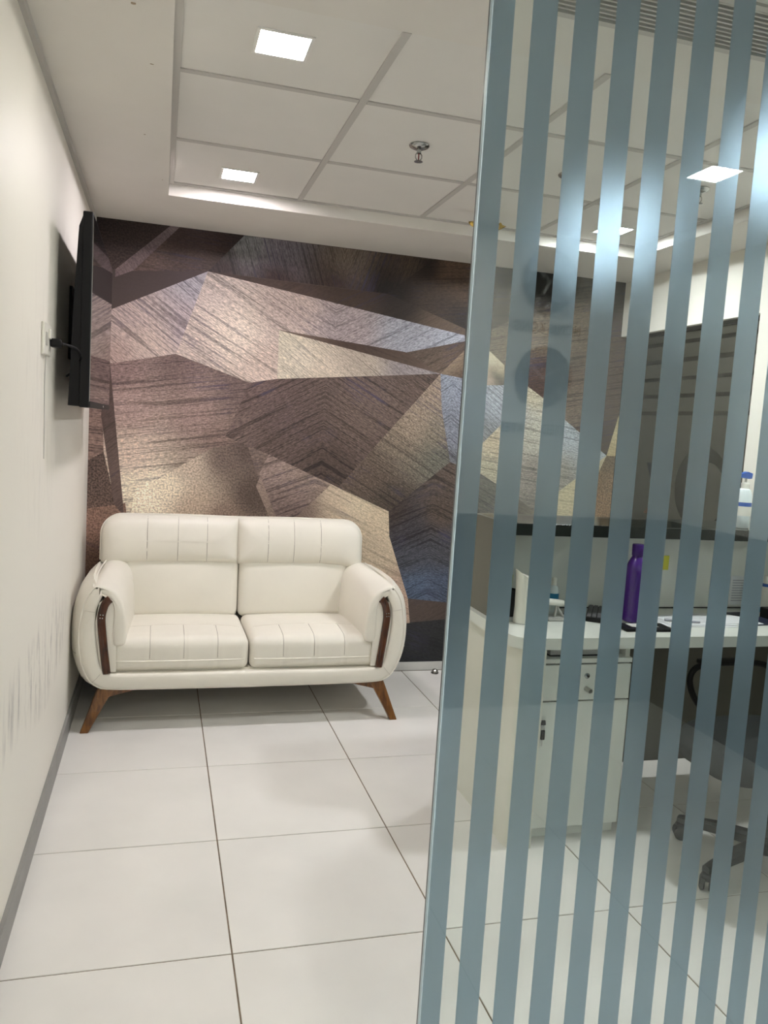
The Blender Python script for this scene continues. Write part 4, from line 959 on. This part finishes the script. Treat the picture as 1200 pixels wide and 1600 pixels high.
MB().lathe([(.0314, .05), (.0314, .105)], 22, caps=False).build('label', 'whitepl', sd, True); MB().lathe([(.0316, .088), (.0316, .104)], 22, caps=False).build('label_band', 'bluepl', sd, True)
MB().lathe([(.015, .158), (.016, .180), (.006, .184), (.005, .205)], 18).build('collar', 'whitepl', sd, True)
MB().prism([(-.042, .212), (-.040, .203), (.006, .198), (.020, .200), (.022, .220), (.0, .226)], -.011, .011, 'xz').build('pump_head', 'bluepl', sd)

# ------------------------------------------------------------------ office chair
oc = thing('office_chair', 'charcoal swivel chair with looped arms and five-star base at the desk', 'chair', (2.03, 2.13, 0), PI)
# local: faces +x
V = []; Fc = []
def seat_outline(s):
    out = []
    for k in range(40):
        a = 2*PI*k/40; c, s_ = math.cos(a), math.sin(a); e = 2/3.2
        out.append((.035+.265*s*math.copysign(abs(c)**e, c), .245*s*math.copysign(abs(s_)**e, s_)))
    return out
rings = [(.80, .400), (.95, .405), (1.0, .425), (1.0, .445), (.96, .463), (.86, .474), (.6, .478), (.25, .474)]
for s, z in rings:
    for (x, y) in seat_outline(s): V.append((x, y, z - (.02*max(0, x/.235)**3 if z > .42 else 0)))
for i in range(len(rings)-1):
    for k in range(40): Fc.append((i*40+k, i*40+(k+1)%40, (i+1)*40+(k+1)%40, (i+1)*40+k))
Fc += [tuple(range(40)), tuple(range((len(rings)-1)*40, len(rings)*40))]
se_ = MB().add(V, Fc).build('seat', 'chairfab', oc, True, autosm=60)
MB().rbox(-.14, .14, -.10, .10, .355, .400, .01).build('mechanism', 'chairpl', oc)
MB().lathe([(.028, .10), (.028, .24), (.018, .245), (.018, .36)], 18).build('gas_lift', 'chairpl', oc, True)
MB().lathe([(.045, .075), (.05, .09), (.045, .125), (.03, .13)], 20).build('hub', 'chairpl', oc, True)
for k in range(5):
    a = math.radians(122+72*k) - PI; c, s_ = math.cos(a), math.sin(a); n_ = Vector((-s_, c, 0))
    V = []
    for (r_, zc, hw, hh) in ((.03, .105, .026, .020), (.16, .095, .024, .018), (.27, .078, .018, .013), (.300, .074, .014, .010)):
        p = Vector((c*r_, s_*r_, zc))
        for (w1, h1) in ((-1, -1), (1, -1), (1, .5), (.6, 1), (-.6, 1), (-1, .5)): q = p+n_*hw*w1; V.append((q.x, q.y, q.z+hh*h1))
    Fc = [tuple(range(6)), tuple(range(18, 24))]
    for s in range(3):
        for j in range(6): Fc.append((s*6+j, s*6+(j+1)%6, (s+1)*6+(j+1)%6, (s+1)*6+j))
    MB().add(V, Fc).build('base_arm', 'chairpl', oc, True)
    ca = MB().tube([(0, 0, .03), (0, 0, .062)], .007, 8).build('caster', 'chairpl', oc, True, loc=(c*.287, s_*.287, 0)); ca.rotation_euler = (0, 0, a+.6)
    for sy in (-1, 1): MB().lathe([(.022, sy*.006), (.026, sy*.009), (.026, sy*.020), (.018, sy*.024)], 18, (0, 0, .0265), 'y').build('wheel', 'chairpl', ca, True)
    MB().rbox(-.022, .020, -.020, .020, .040, .058, .008).build('hood', 'chairpl', ca, True)
for sy in (-1, 1):
    loop = smooth_path([(-.06, sy*.235, .395), (.02, sy*.285, .42), (.10, sy*.30, .50), (.135, sy*.30, .575), (.115, sy*.30, .622), (.04, sy*.30, .638), (-.10, sy*.30, .640), (-.19, sy*.29, .628), (-.235, sy*.26, .58)], 5)
    MB().tube(loop, .0115, 8).build('arm_loop', 'black', oc, True)
    MB().rbox(-.13, .10, sy*.30-.026, sy*.30+.026, .634, .654, .008).build('arm_pad', 'black', oc, True)
V = []; Fc = []; nU, nV = 14, 16
bb = MB(); rows = []
for i in range(nV+1):
    z = .54+.44*i/nV; wv = .225*(1-.35*abs(2*i/nV-1)**3)
    rows.append([(-.265-.03*(i/nV)+.035*(abs(2*j/nU-1)**2), wv*(2*j/nU-1), z) for j in range(nU+1)])
for off in (0, -.045):
    for row in rows:
        for p in row: V.append((p[0]+off, p[1], p[2]))
st_ = (nU+1)*(nV+1)
for i in range(nV):
    for j in range(nU):
        a0 = i*(nU+1)+j; Fc += [(a0, a0+1, a0+nU+2, a0+nU+1), (st_+a0, st_+a0+nU+1, st_+a0+nU+2, st_+a0+1)]
bd = [j for j in range(nU+1)] + [i*(nU+1)+nU for i in range(1, nV+1)] + [nV*(nU+1)+j for j in range(nU-1, -1, -1)] + [i*(nU+1) for i in range(nV-1, 0, -1)]
for k in range(len(bd)): a0, a1 = bd[k], bd[(k+1) % len(bd)]; Fc.append((a0, st_+a0, st_+a1, a1))
MB().add(V, Fc).build('backrest', 'chairfab', oc, True, autosm=60)
MB().tube(smooth_path([(-.10, 0, .375), (-.24, 0, .40), (-.315, 0, .50), (-.33, 0, .66)], 5), .018, 8).build('back_stem', 'chairpl', oc, True)

# ------------------------------------------------------------------ world clocks on the wall behind the camera (mirrored in the glass)
def clock(x, z, label, hh):
    t = thing('wall_clock', label, 'clock', (x, YR, z), 0, 'world clocks mirrored in the glass')
    MB().lathe([(.160, .001), (.160, .022), (.154, .026), (.150, .020), (.150, .012)], 48, axis='y').build('case', 'greypl', t, True)
    MB().lathe([(.150, .002), (.150, .012)], 48, axis='y').build('face', 'clockface', t, True)
    for k in range(1, 13):
        a = math.radians(90-30*k); me = text_mesh(str(k), .050, .0005); me.materials.append(M['clocknum'])
        # seen from inside the room (looking towards -y) +x runs to the left
        o = bpy.data.objects.new('numeral', me); COL.objects.link(o); o.parent = t; o.location = (-.120*math.cos(a), .013, .120*math.sin(a)); o.rotation_euler = (PI/2, 0, PI)
    for (ln, wd, ang) in ((.075, .006, hh*30), (.110, .004, 50)):
        h = MB().box(-wd, wd, .014, .016, -.012, ln).build('hand', 'clocknum', t); h.rotation_euler = (0, -math.radians(ang), 0)
def caption(txt, x, z, width, label):
    me = text_mesh(txt, .08, .001); xs_ = [v.co.x for v in me.vertices]; k = width/(max(xs_)-min(xs_))
    for v in me.vertices: v.co.x *= k; v.co.y *= k*1.25
    me.materials.append(M['letters']); o = bpy.data.objects.new('clock_caption', me); COL.objects.link(o); o.location = (x, YR+.003, z); o.rotation_euler = (PI/2, 0, PI)
    tag(o, label, 'sign', 'captions under the world clocks')
clock(1.872, 1.735, 'grey wall clock mirrored in the glass between the two captions', 10)
clock(1.872, 2.215, 'grey wall clock mirrored in the glass above the upper caption', 5)
caption('HONG KONG', 1.880, 1.982, .37, 'dark lettering HONG KONG mirrored in the glass above a clock')
caption('UNITED STATES', 1.886, 1.470, .45, 'dark lettering UNITED STATES mirrored in the glass below a clock')
